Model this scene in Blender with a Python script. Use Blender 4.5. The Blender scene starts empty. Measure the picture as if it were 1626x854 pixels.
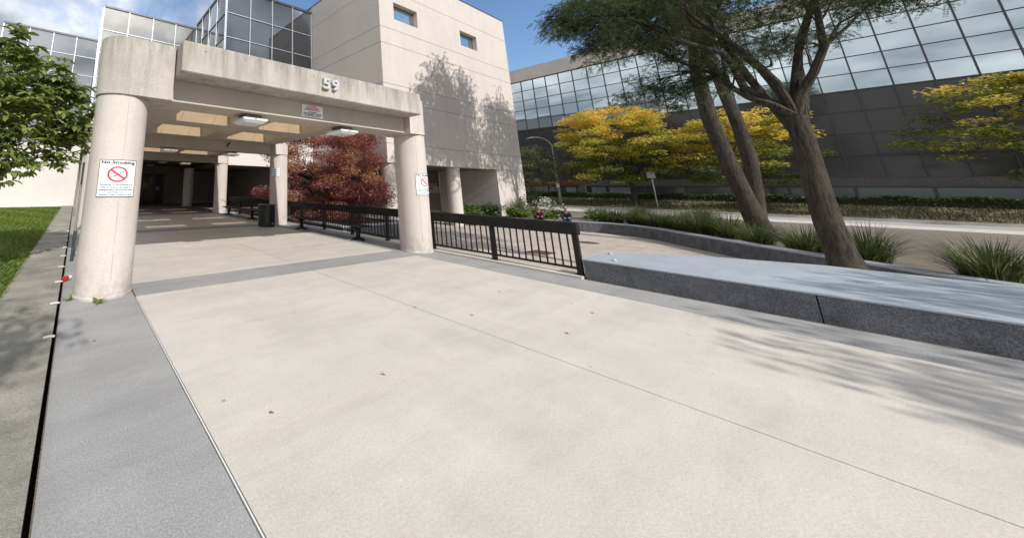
import bpy, math, random
import numpy as np
from mathutils import Vector, Matrix

SC = bpy.context.scene
COL = SC.collection
PI = math.pi
R = math.radians
rng = np.random.default_rng(59)
random.seed(59)

# ------------------------------------------------------------------ camera
cam_d = bpy.data.cameras.new('camera')
cam = bpy.data.objects.new('camera', cam_d)
COL.objects.link(cam)
SC.camera = cam
YAW, PITCH, ROLL = 0.53662, 0.20473, 0.010737
cy, sy, cp, sp = math.cos(YAW), math.sin(YAW), math.cos(PITCH), math.sin(PITCH)
fw = Vector((sy*cp, cy*cp, sp)); r0 = Vector((cy, -sy, 0)); u0 = r0.cross(fw)
cr, sr = math.cos(ROLL), math.sin(ROLL)
cx = cr*r0 + sr*u0; cyv = -sr*r0 + cr*u0
m = Matrix((cx, cyv, -fw)).transposed().to_4x4()
m.translation = (0, 0, 1.6)
cam.matrix_world = m
cam_d.sensor_fit = 'HORIZONTAL'
cam_d.sensor_width = 36.0
cam_d.lens = 525.43/1626*36.0
cam_d.shift_x = (813-441.03)/1626
cam_d.shift_y = (187.87-427)/1626
cam_d.clip_start = 0.05
cam_d.clip_end = 3000

# ------------------------------------------------------------------ sky
W = bpy.data.worlds.new('World'); SC.world = W; W.use_nodes = True
nt = W.node_tree; nt.nodes.clear()
def N(tree, t, **k):
    n = tree.nodes.new(t)
    for a, b in k.items(): setattr(n, a, b)
    return n
SUN_EL = math.atan(1/1.4535)
wo = N(nt, 'ShaderNodeOutputWorld'); bg = N(nt, 'ShaderNodeBackground')
sky = N(nt, 'ShaderNodeTexSky', sky_type='NISHITA', sun_disc=False)
sky.sun_elevation = SUN_EL; sky.sun_rotation = R(183)
sky.altitude = 100; sky.air_density = 1.0; sky.dust_density = 1.0; sky.ozone_density = 1.5
tc = N(nt, 'ShaderNodeTexCoord'); sep = N(nt, 'ShaderNodeSeparateXYZ')
nt.links.new(tc.outputs['Generated'], sep.inputs[0])
def M(op, a, b=None, clamp=False, tree=nt):
    n = N(tree, 'ShaderNodeMath', operation=op, use_clamp=clamp)
    for i, v in enumerate((a, b)):
        if v is None: continue
        if isinstance(v, (int, float)): n.inputs[i].default_value = v
        else: tree.links.new(v, n.inputs[i])
    return n.outputs[0]
zz = M('ADD', M('MAXIMUM', sep.outputs[2], 0.0), 0.22)
comb = N(nt, 'ShaderNodeCombineXYZ')
nt.links.new(M('DIVIDE', sep.outputs[0], zz), comb.inputs[0])
nt.links.new(M('DIVIDE', sep.outputs[1], zz), comb.inputs[1])
nz = N(nt, 'ShaderNodeTexNoise'); nz.inputs['Scale'].default_value = 1.35
nz.inputs['Detail'].default_value = 9; nz.inputs['Roughness'].default_value = 0.6
nz.inputs['Distortion'].default_value = 0.4
mp = N(nt, 'ShaderNodeMapping'); mp.inputs['Location'].default_value = (3.1, 0.4, 0)
nt.links.new(comb.outputs[0], mp.inputs[0]); nt.links.new(mp.outputs[0], nz.inputs['Vector'])
bias = M('MULTIPLY', M('ADD', sep.outputs[0], -0.34), -0.46)          # more cloud towards -X
bias = M('ADD', bias, M('MULTIPLY', M('MAXIMUM', M('MULTIPLY', sep.outputs[1], -1.0), 0.0), 0.24))
dens = M('ADD', nz.outputs['Fac'], bias)
cr_ = N(nt, 'ShaderNodeValToRGB')
cr_.color_ramp.elements[0].position = 0.43; cr_.color_ramp.elements[1].position = 0.66
nt.links.new(dens, cr_.inputs[0])
nz2 = N(nt, 'ShaderNodeTexNoise'); nz2.inputs['Scale'].default_value = 3.0; nz2.inputs['Detail'].default_value = 7
nt.links.new(mp.outputs[0], nz2.inputs['Vector'])
ccol = N(nt, 'ShaderNodeValToRGB')
ccol.color_ramp.elements[0].position = 0.35; ccol.color_ramp.elements[0].color = (2.1, 2.3, 2.7, 1)
ccol.color_ramp.elements[1].position = 0.65; ccol.color_ramp.elements[1].color = (6.6, 6.7, 6.9, 1)
nt.links.new(nz2.outputs['Fac'], ccol.inputs[0])
mx = N(nt, 'ShaderNodeMix', data_type='RGBA')
nt.links.new(cr_.outputs[0], mx.inputs[0]); hs = N(nt, 'ShaderNodeHueSaturation'); hs.inputs['Saturation'].default_value = 1.12; hs.inputs['Value'].default_value = 1.0
nt.links.new(sky.outputs[0], hs.inputs['Color']); nt.links.new(hs.outputs[0], mx.inputs[6]); nt.links.new(ccol.outputs[0], mx.inputs[7])
nt.links.new(mx.outputs[2], bg.inputs[0]); bg.inputs[1].default_value = 0.128
nt.links.new(bg.outputs[0], wo.inputs[0])

# ------------------------------------------------------------------ sun
sd = bpy.data.lights.new('sun', 'SUN'); sd.energy = 3.25; sd.angle = R(0.55); sd.color = (1.0, 0.96, 0.895)
so = bpy.data.objects.new('sun', sd); COL.objects.link(so)
so.rotation_euler = Vector((0.07, 1.4535, -1.0)).to_track_quat('-Z', 'Y').to_euler()
so.location = (-5, -30, 30)
SC.view_settings.view_transform = 'Standard'; SC.view_settings.look = 'None'
SC.view_settings.exposure = 0.55; SC.view_settings.gamma = 1.0
SC.view_settings.use_curve_mapping = False
SC.cycles.max_bounces = 8; SC.cycles.transparent_max_bounces = 12
SC.cycles.use_denoising = True

# ------------------------------------------------------------------ materials
MATS = {}
def newmat(name):
    mt = bpy.data.materials.new(name); mt.use_nodes = True
    t = mt.node_tree; t.nodes.clear()
    o = N(t, 'ShaderNodeOutputMaterial'); b = N(t, 'ShaderNodeBsdfPrincipled')
    t.links.new(b.outputs[0], o.inputs[0])
    MATS[name] = mt
    return mt, t, b, o
def setp(b, base=None, rough=None, metal=None, spec=None):
    if base is not None: b.inputs['Base Color'].default_value = (*base, 1)
    if rough is not None: b.inputs['Roughness'].default_value = rough
    if metal is not None: b.inputs['Metallic'].default_value = metal
    if spec is not None: b.inputs['Specular IOR Level'].default_value = spec
def noise(t, vec, scale, detail=4, rough=0.55, stretch=None):
    n = N(t, 'ShaderNodeTexNoise'); n.inputs['Scale'].default_value = scale
    n.inputs['Detail'].default_value = detail; n.inputs['Roughness'].default_value = rough
    if stretch:
        mpn = N(t, 'ShaderNodeMapping'); mpn.inputs['Scale'].default_value = stretch
        t.links.new(vec, mpn.inputs[0]); t.links.new(mpn.outputs[0], n.inputs['Vector'])
    else: t.links.new(vec, n.inputs['Vector'])
    return n.outputs['Fac']
def ramp(t, fac, stops):
    r = N(t, 'ShaderNodeValToRGB'); e = r.color_ramp.elements
    while len(e) < len(stops): e.new(0.5)
    for i, (p, c) in enumerate(stops):
        e[i].position = p; e[i].color = (*c, 1) if len(c) == 3 else c
    t.links.new(fac, r.inputs[0]); return r.outputs[0]
def mixc(t, fac, a, b, mode='MIX'):
    n = N(t, 'ShaderNodeMix', data_type='RGBA', blend_type=mode)
    for i, v in ((0, fac), (6, a), (7, b)):
        if isinstance(v, (int, float)): n.inputs[i].default_value = v
        elif isinstance(v, tuple): n.inputs[i].default_value = (*v, 1)
        else: t.links.new(v, n.inputs[i])
    return n.outputs[2]
def pos(t): return N(t, 'ShaderNodeNewGeometry').outputs['Position']
def concrete(name, base, var=0.16, streak=0.0, speck=0.0, scale=1.0, rough=0.85, bump=0.25, dark=0.55, warm=None, blotch=0.0, grime=0.0, scuff=0.0, pits=0.0, top=None):
    mt, t, b, o = newmat(name); p = pos(t)
    lo = tuple(c*(1-var) for c in base); hi = tuple(min(1, c*(1+var)) for c in base)
    c = ramp(t, noise(t, p, 0.9*scale, 6, 0.62), [(0.3, lo), (0.7, hi)])
    c = mixc(t, ramp(t, noise(t, p, 60*scale, 3), [(0.35, (0, 0, 0)), (0.7, (1, 1, 1))]), c, mixc(t, 0.16, c, (1, 1, 1)))
    if streak:
        s = ramp(t, noise(t, p, 1.0, 5, 0.6, (4.5*scale, 4.5*scale, 0.35)), [(0.48, (0, 0, 0)), (0.75, (1, 1, 1))])
        c = mixc(t, M('MULTIPLY', s, streak, tree=t), c, tuple(x*dark for x in base))
    if blotch:
        s = ramp(t, noise(t, p, 0.55*scale, 12, 0.78), [(0.5, (0, 0, 0)), (0.68, (1, 1, 1))])
        c = mixc(t, M('MULTIPLY', s, blotch, tree=t), c, warm or tuple(x*dark for x in base))
    if speck:
        v = N(t, 'ShaderNodeTexVoronoi'); v.inputs['Scale'].default_value = 75; t.links.new(p, v.inputs['Vector'])
        s = ramp(t, v.outputs['Distance'], [(0.12, (1, 1, 1)), (0.3, (0, 0, 0))])
        s2 = ramp(t, noise(t, p, 7, 3), [(0.42, (0, 0, 0)), (0.6, (1, 1, 1))])
        c = mixc(t, M('MULTIPLY', M('MULTIPLY', s, s2, tree=t), speck, tree=t), c, tuple(x*0.45 for x in base))
    if scuff:                                               # foot wear: long pale and dark smears, small dark spots
        s = ramp(t, noise(t, p, 1.0, 6, 0.65, (0.5, 2.6, 1)), [(0.46, (0, 0, 0)), (0.7, (1, 1, 1))])
        c = mixc(t, M('MULTIPLY', s, scuff, tree=t), c, tuple(x*0.66 for x in base))
        s = ramp(t, noise(t, p, 1.0, 6, 0.65, (2.2, 0.45, 1)), [(0.5, (0, 0, 0)), (0.72, (1, 1, 1))])
        c = mixc(t, M('MULTIPLY', s, scuff*0.8, tree=t), c, tuple(min(1, x*1.2) for x in base))
        v = N(t, 'ShaderNodeTexVoronoi'); v.inputs['Scale'].default_value = 2.3; t.links.new(p, v.inputs['Vector'])
        s = M('MULTIPLY', ramp(t, v.outputs['Distance'], [(0.035, (1, 1, 1)), (0.055, (0, 0, 0))]), ramp(t, noise(t, p, 0.8, 2), [(0.46, (0, 0, 0)), (0.5, (1, 1, 1))]), tree=t)
        c = mixc(t, M('MULTIPLY', s, 0.6, tree=t), c, tuple(x*0.4 for x in base))
    sepz = None
    if grime or top:
        sepz = N(t, 'ShaderNodeSeparateXYZ'); t.links.new(p, sepz.inputs[0])
    if grime:                                               # splashed dirt at the foot
        zf = ramp(t, M('MULTIPLY', sepz.outputs[2], 1.0, tree=t), [(0.0, (1, 1, 1)), (0.55, (0, 0, 0))])
        s = ramp(t, noise(t, p, 3.5, 6, 0.7), [(0.42, (0, 0, 0)), (0.68, (1, 1, 1))])
        c = mixc(t, M('MULTIPLY', M('MULTIPLY', zf, s, tree=t), grime, tree=t), c, tuple(x*0.42 for x in base))
    if top:                                                 # rain stains running down from the top edge
        zf = M('DIVIDE', M('SUBTRACT', sepz.outputs[2], top[0], tree=t), top[1]-top[0], True, tree=t)
        s = ramp(t, noise(t, p, 1.0, 6, 0.7, (9, 9, 1.2)), [(0.40, (0, 0, 0)), (0.66, (1, 1, 1))])
        c = mixc(t, M('MULTIPLY', M('MULTIPLY', zf, s, tree=t), 0.75, tree=t), c, tuple(x*0.42 for x in base))
    if pits:
        v = N(t, 'ShaderNodeTexVoronoi'); v.inputs['Scale'].default_value = 26; t.links.new(p, v.inputs['Vector'])
        s = M('MULTIPLY', ramp(t, v.outputs['Distance'], [(0.10, (1, 1, 1)), (0.2, (0, 0, 0))]), ramp(t, noise(t, p, 3.0, 5, 0.7), [(0.44, (0, 0, 0)), (0.58, (1, 1, 1))]), tree=t)
        c = mixc(t, M('MULTIPLY', s, pits, tree=t), c, tuple(x*0.3 for x in base))
    t.links.new(c, b.inputs['Base Color']); setp(b, rough=rough, spec=0.25)
    if bump:
        bn = N(t, 'ShaderNodeBump'); bn.inputs['Strength'].default_value = bump; bn.inputs['Distance'].default_value = 0.01
        t.links.new(noise(t, p, 45*scale, 5, 0.7), bn.inputs['Height']); t.links.new(bn.outputs[0], b.inputs['Normal'])
    return mt
def paint(name, base, rough=0.4, metal=0.0, spec=0.5, var=0.12, scale=8):
    mt, t, b, o = newmat(name); p = pos(t)
    c = ramp(t, noise(t, p, scale, 5), [(0.3, tuple(x*(1-var) for x in base)), (0.7, tuple(min(1, x*(1+var)) for x in base))])
    t.links.new(c, b.inputs['Base Color']); setp(b, rough=rough, metal=metal, spec=spec)
    rr = ramp(t, noise(t, p, scale*2, 4), [(0.3, (rough*0.8,)*3), (0.7, (min(1, rough*1.25),)*3)])
    t.links.new(rr, b.inputs['Roughness'])
    return mt
def glass_panel(name, dark, refl, fac, rough=0.03, wob=0.15):
    mt, t, b, o = newmat(name); p = pos(t)
    setp(b, base=dark, rough=0.35, spec=0.2)
    g = N(t, 'ShaderNodeBsdfGlossy'); g.inputs['Color'].default_value = (*refl, 1); g.inputs['Roughness'].default_value = rough
    bn = N(t, 'ShaderNodeBump'); bn.inputs['Strength'].default_value = wob; bn.inputs['Distance'].default_value = 0.02
    t.links.new(noise(t, p, 0.8, 2), bn.inputs['Height']); t.links.new(bn.outputs[0], g.inputs['Normal'])
    fr = N(t, 'ShaderNodeLayerWeight'); fr.inputs['Blend'].default_value = 0.3
    f = M('ADD', M('MULTIPLY', fr.outputs['Fresnel'], 0.35, tree=t), fac, True, tree=t)
    mxs = N(t, 'ShaderNodeMixShader'); t.links.new(f, mxs.inputs[0]); t.links.new(b.outputs[0], mxs.inputs[1]); t.links.new(g.outputs[0], mxs.inputs[2])
    t.links.new(mxs.outputs[0], o.inputs[0]); return mt
def leafmat(name, stops, trans=0.35, rough=0.5):
    mt, t, b, o = newmat(name)
    at = N(t, 'ShaderNodeAttribute', attribute_name='tint')
    c = ramp(t, at.outputs['Fac'], stops); t.links.new(c, b.inputs['Base Color']); setp(b, rough=rough, spec=0.35)
    tr = N(t, 'ShaderNodeBsdfTranslucent'); t.links.new(mixc(t, 0.5, c, mixc(t, 1.0, c, (1.6, 1.5, 0.7), 'MULTIPLY')), tr.inputs[0])
    mxs = N(t, 'ShaderNodeMixShader'); mxs.inputs[0].default_value = trans
    t.links.new(b.outputs[0], mxs.inputs[1]); t.links.new(tr.outputs[0], mxs.inputs[2]); t.links.new(mxs.outputs[0], o.inputs[0])
    return mt

concrete('column_concrete', (0.505, 0.453, 0.408), 0.08, 0.26, 0.35, 1.0, bump=0.25, dark=0.6, grime=0.75, pits=0.25)
concrete('weathered_concrete', (0.385, 0.355, 0.31), 0.18, 0.6, 0.7, 1.2, bump=0.7, dark=0.45, pits=0.75, top=(3.45, 4.0))
concrete('facade_concrete', (0.50, 0.455, 0.415), 0.05, 0.22, 0.0, 0.5, bump=0.12, dark=0.72)
concrete('rendered_wall', (0.56, 0.53, 0.50), 0.05, 0.15, 0.0, 0.6, bump=0.1, dark=0.75)
concrete('soffit_concrete', (0.42, 0.365, 0.30), 0.1, 0.1, 0.2, 1.0, bump=0.2)
concrete('walk_concrete', (0.50, 0.461, 0.408), 0.09, 0.0, 0.3, 1.1, bump=0.25, blotch=0.34, dark=0.68, scuff=0.32)
concrete('grey_band', (0.265, 0.262, 0.258), 0.1, 0.0, 0.15, 1.4, bump=0.25, blotch=0.35, dark=0.7, scuff=0.35)
concrete('plaza_paving', (0.40, 0.345, 0.30), 0.12, 0.0, 0.15, 1.0, bump=0.2, blotch=0.4, dark=0.65, scuff=0.5)
concrete('kerb_concrete', (0.25, 0.235, 0.195), 0.3, 0.0, 0.9, 2.2, bump=0.9, blotch=0.75, dark=0.35, scuff=0.6, pits=0.5)
concrete('blue_grey_render', (0.082, 0.090, 0.108), 0.16, 0.35, 0.1, 1.2, bump=0.7, rough=0.85, grime=0.6, blotch=0.3)
concrete('blue_grey_coping', (0.29, 0.325, 0.37), 0.1, 0.0, 0.2, 2.0, bump=0.5, rough=0.7, scuff=0.3)
concrete('parapet_concrete', (0.47, 0.435, 0.39), 0.08, 0.25, 0.0, 0.5, bump=0.1)
concrete('asphalt', (0.055, 0.055, 0.058), 0.15, 0.0, 0.3, 2.0, bump=0.4)
concrete('pale_road', (0.30, 0.29, 0.28), 0.1, 0.0, 0.1, 0.5, bump=0.1)
concrete('dirt', (0.12, 0.09, 0.06), 0.3, 0.0, 0.3, 2.0, bump=0.6)
concrete('dry_verge', (0.17, 0.13, 0.075), 0.3, 0.0, 0.3, 2.0, bump=0.6)
concrete('lawn_soil', (0.07, 0.10, 0.028), 0.3, 0.0, 0.2, 3.0, bump=0.6)
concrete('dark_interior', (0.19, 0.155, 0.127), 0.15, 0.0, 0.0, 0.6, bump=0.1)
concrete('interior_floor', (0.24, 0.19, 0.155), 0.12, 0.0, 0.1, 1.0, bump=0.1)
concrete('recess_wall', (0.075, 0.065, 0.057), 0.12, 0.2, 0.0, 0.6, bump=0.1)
concrete('dark_cladding', (0.04, 0.038, 0.036), 0.25, 0.1, 0.0, 0.6, bump=0.1)
paint('tan_lining', (0.57, 0.49, 0.385), 0.7, var=0.08, scale=2)
paint('black_metal', (0.012, 0.012, 0.012), 0.5, 0.0, 0.3, 0.3, 12)
paint('dark_wood', (0.017, 0.016, 0.0145), 0.75, 0.0, 0.2, 0.35, 6)
paint('bin_black', (0.012, 0.012, 0.013), 0.35, 0.0, 0.5, 0.2, 10)
paint('alu', (0.42, 0.44, 0.46), 0.4, 0.5, 0.5, 0.08, 4)
paint('dark_mullion', (0.05, 0.055, 0.06), 0.4, 0.3, 0.5, 0.1, 4)
paint('bronze_frame', (0.17, 0.16, 0.11), 0.4, 0.3, 0.5, 0.1, 4)
paint('galvanised', (0.30, 0.29, 0.27), 0.5, 0.5, 0.5, 0.2, 10)
paint('green_pipe', (0.05, 0.07, 0.075), 0.45, 0.3, 0.5, 0.2, 10)
paint('sign_white', (0.80, 0.83, 0.84), 0.35, var=0.02)
paint('sign_black', (0.015, 0.015, 0.02), 0.5, var=0.05)
paint('sign_red', (0.55, 0.035, 0.05), 0.45, var=0.05)
paint('sign_blue', (0.10, 0.16, 0.24), 0.45, var=0.05)
paint('number_grey', (0.55, 0.56, 0.57), 0.35, 0.35, var=0.05)
paint('lamp_housing', (0.10, 0.095, 0.085), 0.5, var=0.1)
paint('lamp_lens', (0.78, 0.80, 0.78), 0.25, var=0.03)
paint('fascia_red', (0.12, 0.008, 0.012), 0.5, var=0.1)
paint('shop_panel', (0.20, 0.23, 0.25), 0.3, var=0.15, scale=1)
paint('manhole_rust', (0.10, 0.055, 0.04), 0.7, var=0.3, scale=20)
paint('caulk_white', (0.72, 0.72, 0.70), 0.6, var=0.05)
paint('notice_grey', (0.30, 0.30, 0.29), 0.6, var=0.05)
paint('notice_yellow', (0.35, 0.26, 0.03), 0.6, var=0.05)
paint('graffiti_ink', (0.03, 0.03, 0.03), 0.7, var=0.1)
paint('skin', (0.34, 0.185, 0.135), 0.55, var=0.05)
paint('hair_dark', (0.02, 0.015, 0.012), 0.6, var=0.2)
paint('hair_brown', (0.12, 0.06, 0.035), 0.6, var=0.2)
paint('cloth_red', (0.06, 0.014, 0.018), 0.85, var=0.2)
paint('cloth_black', (0.015, 0.016, 0.02), 0.85, var=0.2)
paint('denim', (0.04, 0.055, 0.115), 0.85, var=0.25, scale=20)
paint('cloth_dark_blue', (0.02, 0.025, 0.045), 0.85, var=0.25)
def bark(name, base):
    mt, t, b, o = newmat(name); p = pos(t)
    ridge = noise(t, p, 1.0, 6, 0.7, (22, 22, 3.0)); big = noise(t, p, 2.2, 4)
    c = ramp(t, ridge, [(0.36, tuple(x*0.45 for x in base)), (0.62, tuple(x*1.35 for x in base))])
    c = mixc(t, ramp(t, big, [(0.5, (0, 0, 0)), (0.7, (0.6, 0.6, 0.6))]), c, (base[0]*1.5, base[1]*1.6, base[2]*1.35))
    t.links.new(c, b.inputs['Base Color']); setp(b, rough=0.95, spec=0.1)
    bn = N(t, 'ShaderNodeBump'); bn.inputs['Strength'].default_value = 1.0; bn.inputs['Distance'].default_value = 0.03
    t.links.new(ridge, bn.inputs['Height']); t.links.new(bn.outputs[0], b.inputs['Normal'])
bark('bark_grey', (0.12, 0.108, 0.09)); bark('bark_dark', (0.06, 0.051, 0.044))
paint('paper_white', (0.75, 0.75, 0.73), 0.7, var=0.03)
paint('cup_red', (0.45, 0.03, 0.03), 0.5, var=0.05)
paint('dead_leaf', (0.30, 0.14, 0.05), 0.8, var=0.3, scale=30)
glass_panel('sky_glass', (0.03, 0.033, 0.038), (0.80, 0.83, 0.86), 0.42)
glass_panel('pale_glass', (0.06, 0.058, 0.05), (0.98, 0.95, 0.86), 0.60)
glass_panel('dark_glass', (0.010, 0.010, 0.010), (0.74, 0.80, 0.92), 0.16)
glass_panel('blue_glass', (0.05, 0.065, 0.07), (0.80, 0.92, 0.93), 0.66, wob=0.06)
glass_panel('window_glass', (0.05, 0.06, 0.07), (0.80, 0.92, 0.96), 0.62, wob=0.05)
glass_panel('black_glass', (0.042, 0.041, 0.038), (0.45, 0.45, 0.45), 0.06, rough=0.12)
glass_panel('shop_glass', (0.05, 0.06, 0.065), (0.6, 0.65, 0.65), 0.10, rough=0.1)
def clear_pane():
    mt, t, b, o = newmat('clear_pane')
    g = N(t, 'ShaderNodeBsdfGlossy'); g.inputs['Roughness'].default_value = 0.05
    tr = N(t, 'ShaderNodeBsdfTransparent'); tr.inputs[0].default_value = (0.80, 0.74, 0.66, 1)
    mxs = N(t, 'ShaderNodeMixShader'); mxs.inputs[0].default_value = 0.08
    t.links.new(tr.outputs[0], mxs.inputs[1]); t.links.new(g.outputs[0], mxs.inputs[2]); t.links.new(mxs.outputs[0], o.inputs[0])
clear_pane()
leafmat('green_leaf', [(0.0, (0.05, 0.075, 0.024)), (0.5, (0.18, 0.235, 0.068)), (1.0, (0.36, 0.42, 0.14))], 0.42, 0.4)
leafmat('locust_leaf', [(0.0, (0.03, 0.046, 0.022)), (0.6, (0.062, 0.086, 0.035)), (1.0, (0.13, 0.145, 0.05))], 0.28)
leafmat('yellow_leaf', [(0.0, (0.09, 0.125, 0.03)), (0.36, (0.22, 0.255, 0.05)), (0.56, (0.52, 0.45, 0.09)), (1.0, (0.74, 0.54, 0.10))], 0.42)
leafmat('maple_leaf', [(0.0, (0.095, 0.042, 0.036)), (0.35, (0.235, 0.078, 0.074)), (0.68, (0.42, 0.165, 0.145)), (0.8, (0.33, 0.165, 0.10)), (1.0, (0.43, 0.26, 0.13))], 0.34)
leafmat('pale_leaf', [(0.0, (0.05, 0.07, 0.03)), (0.6, (0.12, 0.14, 0.06)), (1.0, (0.30, 0.28, 0.16))], 0.3)
leafmat('shrub_leaf', [(0.0, (0.02, 0.04, 0.014)), (0.6, (0.05, 0.10, 0.022)), (1.0, (0.14, 0.20, 0.04))], 0.3)
leafmat('hosta_leaf', [(0.0, (0.05, 0.10, 0.02)), (1.0, (0.20, 0.26, 0.05))], 0.3)
leafmat('reed_leaf', [(0.0, (0.03, 0.05, 0.015)), (0.7, (0.07, 0.10, 0.03)), (1.0, (0.22, 0.19, 0.09))], 0.3)
leafmat('grass_blade', [(0.0, (0.07, 0.12, 0.02)), (0.6, (0.16, 0.22, 0.035)), (1.0, (0.29, 0.31, 0.08))], 0.4)
leafmat('flower_white', [(0.0, (0.05, 0.07, 0.03)), (0.55, (0.10, 0.13, 0.06)), (0.6, (0.75, 0.75, 0.72)), (1.0, (0.8, 0.8, 0.78))], 0.25)

# ------------------------------------------------------------------ mesh helpers
class MB:
    def __init__(s): s.v = []; s.f = []
    def add(s, vs, fs):
        o = len(s.v); s.v += [tuple(v) for v in vs]; s.f += [tuple(i+o for i in f) for f in fs]; return s
    def box(s, x0, x1, y0, y1, z0, z1):
        return s.add([(x0,y0,z0),(x1,y0,z0),(x1,y1,z0),(x0,y1,z0),(x0,y0,z1),(x1,y0,z1),(x1,y1,z1),(x0,y1,z1)],
                     [(0,3,2,1),(4,5,6,7),(0,1,5,4),(1,2,6,5),(2,3,7,6),(3,0,4,7)])
    def bbox(s, x0, x1, y0, y1, z0, z1, c=0.02):           # box with chamfered vertical and horizontal edges
        vs = []; 
        for z, k in ((z0, c), (z0+c, 0), (z1-c, 0), (z1, c)):
            a0, a1, b0, b1 = x0+k, x1-k, y0+k, y1-k
            q = c
            vs += [(a0+q,b0,z),(a1-q,b0,z),(a1,b0+q,z),(a1,b1-q,z),(a1-q,b1,z),(a0+q,b1,z),(a0,b1-q,z),(a0,b0+q,z)]
        fs = [tuple(range(7,-1,-1)), tuple(range(24,32))]
        for l in range(3):
            for i in range(8):
                j = (i+1) % 8; fs.append((l*8+i, l*8+j, l*8+8+j, l*8+8+i))
        return s.add(vs, fs)
    def prism(s, poly, z0, z1):
        n = len(poly)
        vs = [(x,y,z0) for x,y in poly]+[(x,y,z1) for x,y in poly]
        fs = [tuple(range(n-1,-1,-1)), tuple(range(n,2*n))]+[(i,(i+1)%n,n+(i+1)%n,n+i) for i in range(n)]
        return s.add(vs, fs)
    def cyl(s, x, y, z0, z1, r, n=32, r1=None, cap=True):
        r1 = r if r1 is None else r1
        vs = [(x+r*math.cos(2*PI*i/n), y+r*math.sin(2*PI*i/n), z0) for i in range(n)]
        vs += [(x+r1*math.cos(2*PI*i/n), y+r1*math.sin(2*PI*i/n), z1) for i in range(n)]
        fs = [(i,(i+1)%n,n+(i+1)%n,n+i) for i in range(n)]
        if cap: fs += [tuple(range(n-1,-1,-1)), tuple(range(n,2*n))]
        return s.add(vs, fs)
    def lathe(s, x, y, prof, n=28):
        vs = []; fs = []
        for r, z in prof: vs += [(x+r*math.cos(2*PI*i/n), y+r*math.sin(2*PI*i/n), z) for i in range(n)]
        for l in range(len(prof)-1):
            fs += [(l*n+i, l*n+(i+1)%n, (l+1)*n+(i+1)%n, (l+1)*n+i) for i in range(n)]
        fs += [tuple(range(n-1,-1,-1)), tuple(range((len(prof)-1)*n, len(prof)*n))]
        return s.add(vs, fs)
    def tube(s, pts, radii, n=6):
        pts = [Vector(p) for p in pts]
        if isinstance(radii, (int, float)): radii = [radii]*len(pts)
        vs = []; up = Vector((0.13, 0.31, 0.94))
        for i, p in enumerate(pts):
            d = (pts[min(i+1, len(pts)-1)]-pts[max(i-1, 0)])
            if d.length < 1e-9: d = Vector((0, 0, 1))
            d.normalize()
            a = d.cross(up)
            if a.length < 0.05: a = d.cross(Vector((1, 0, 0)))
            a.normalize(); b = d.cross(a)
            for k in range(n):
                t = 2*PI*k/n; vs.append(p+(a*math.cos(t)+b*math.sin(t))*radii[i])
        fs = []
        for l in range(len(pts)-1):
            fs += [(l*n+i, l*n+(i+1)%n, (l+1)*n+(i+1)%n, (l+1)*n+i) for i in range(n)]
        fs += [tuple(range(n)), tuple(range((len(pts)-1)*n, len(pts)*n))]
        return s.add(vs, fs)
    def bar(s, a, b, w, h):
        a = Vector(a); b = Vector(b); d = (b-a).normalized(); sd_ = d.cross(Vector((0,0,1)))
        if sd_.length < 1e-4: sd_ = Vector((1,0,0))
        sd_.normalize(); u = sd_.cross(d)
        vs = [p+sd_*(i*w/2)+u*(j*h/2) for p in (a, b) for i, j in ((-1,-1),(1,-1),(1,1),(-1,1))]
        return s.add(vs, [(0,1,2,3),(7,6,5,4),(0,4,5,1),(1,5,6,2),(2,6,7,3),(3,7,4,0)])

WL = {}
def wloc(o): return WL.get(o.name, Vector((0,0,0)))
def mesh_obj(name, mb, mat, parent=None, local=False, smooth=False):
    off = Vector((0,0,0)) if (local or parent is None) else wloc(parent)
    me = bpy.data.meshes.new(name)
    vs = mb.v if off.length == 0 else [(v[0]-off.x, v[1]-off.y, v[2]-off.z) for v in mb.v]
    me.from_pydata(vs, [], mb.f); me.update()
    import bmesh
    bm = bmesh.new(); bm.from_mesh(me); bmesh.ops.recalc_face_normals(bm, faces=bm.faces[:]); bm.to_mesh(me); bm.free()
    me.materials.append(MATS[mat])
    if smooth: smooth_by_angle(me)
    o = bpy.data.objects.new(name, me); COL.objects.link(o)
    if parent is not None: o.parent = parent; WL[o.name] = wloc(parent)
    return o
def smooth_by_angle(me, ang=R(35)):
    for p in me.polygons: p.use_smooth = True
    me.set_sharp_from_angle(angle=ang)
def tag(o, label, cat, group=None, kind=None):
    o['label'] = label; o['category'] = cat
    if group: o['group'] = group
    if kind: o['kind'] = kind
    return o
def thing(name, label, cat, loc=(0,0,0), rz=0, group=None):
    o = bpy.data.objects.new(name, None); COL.objects.link(o)
    o.location = loc; o.rotation_euler = (0,0,rz); o.empty_display_size = 0.2
    WL[o.name] = Vector(loc)
    return tag(o, label, cat, group)
def struct(name, mb, mat):
    o = mesh_obj(name, mb, mat); o['kind'] = 'structure'; return o
def copy_thing(root, loc, label, rz=None):
    r_ = root.copy(); COL.objects.link(r_); r_.location = loc; r_['label'] = label
    if rz is not None: r_.rotation_euler = (0,0,rz)
    WL[r_.name] = Vector(loc)
    for ch in list(root.children):
        c = ch.copy(); COL.objects.link(c); c.parent = r_; WL[c.name] = Vector(loc)
        for g in list(ch.children):
            d = g.copy(); COL.objects.link(d); d.parent = c
    return r_

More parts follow.
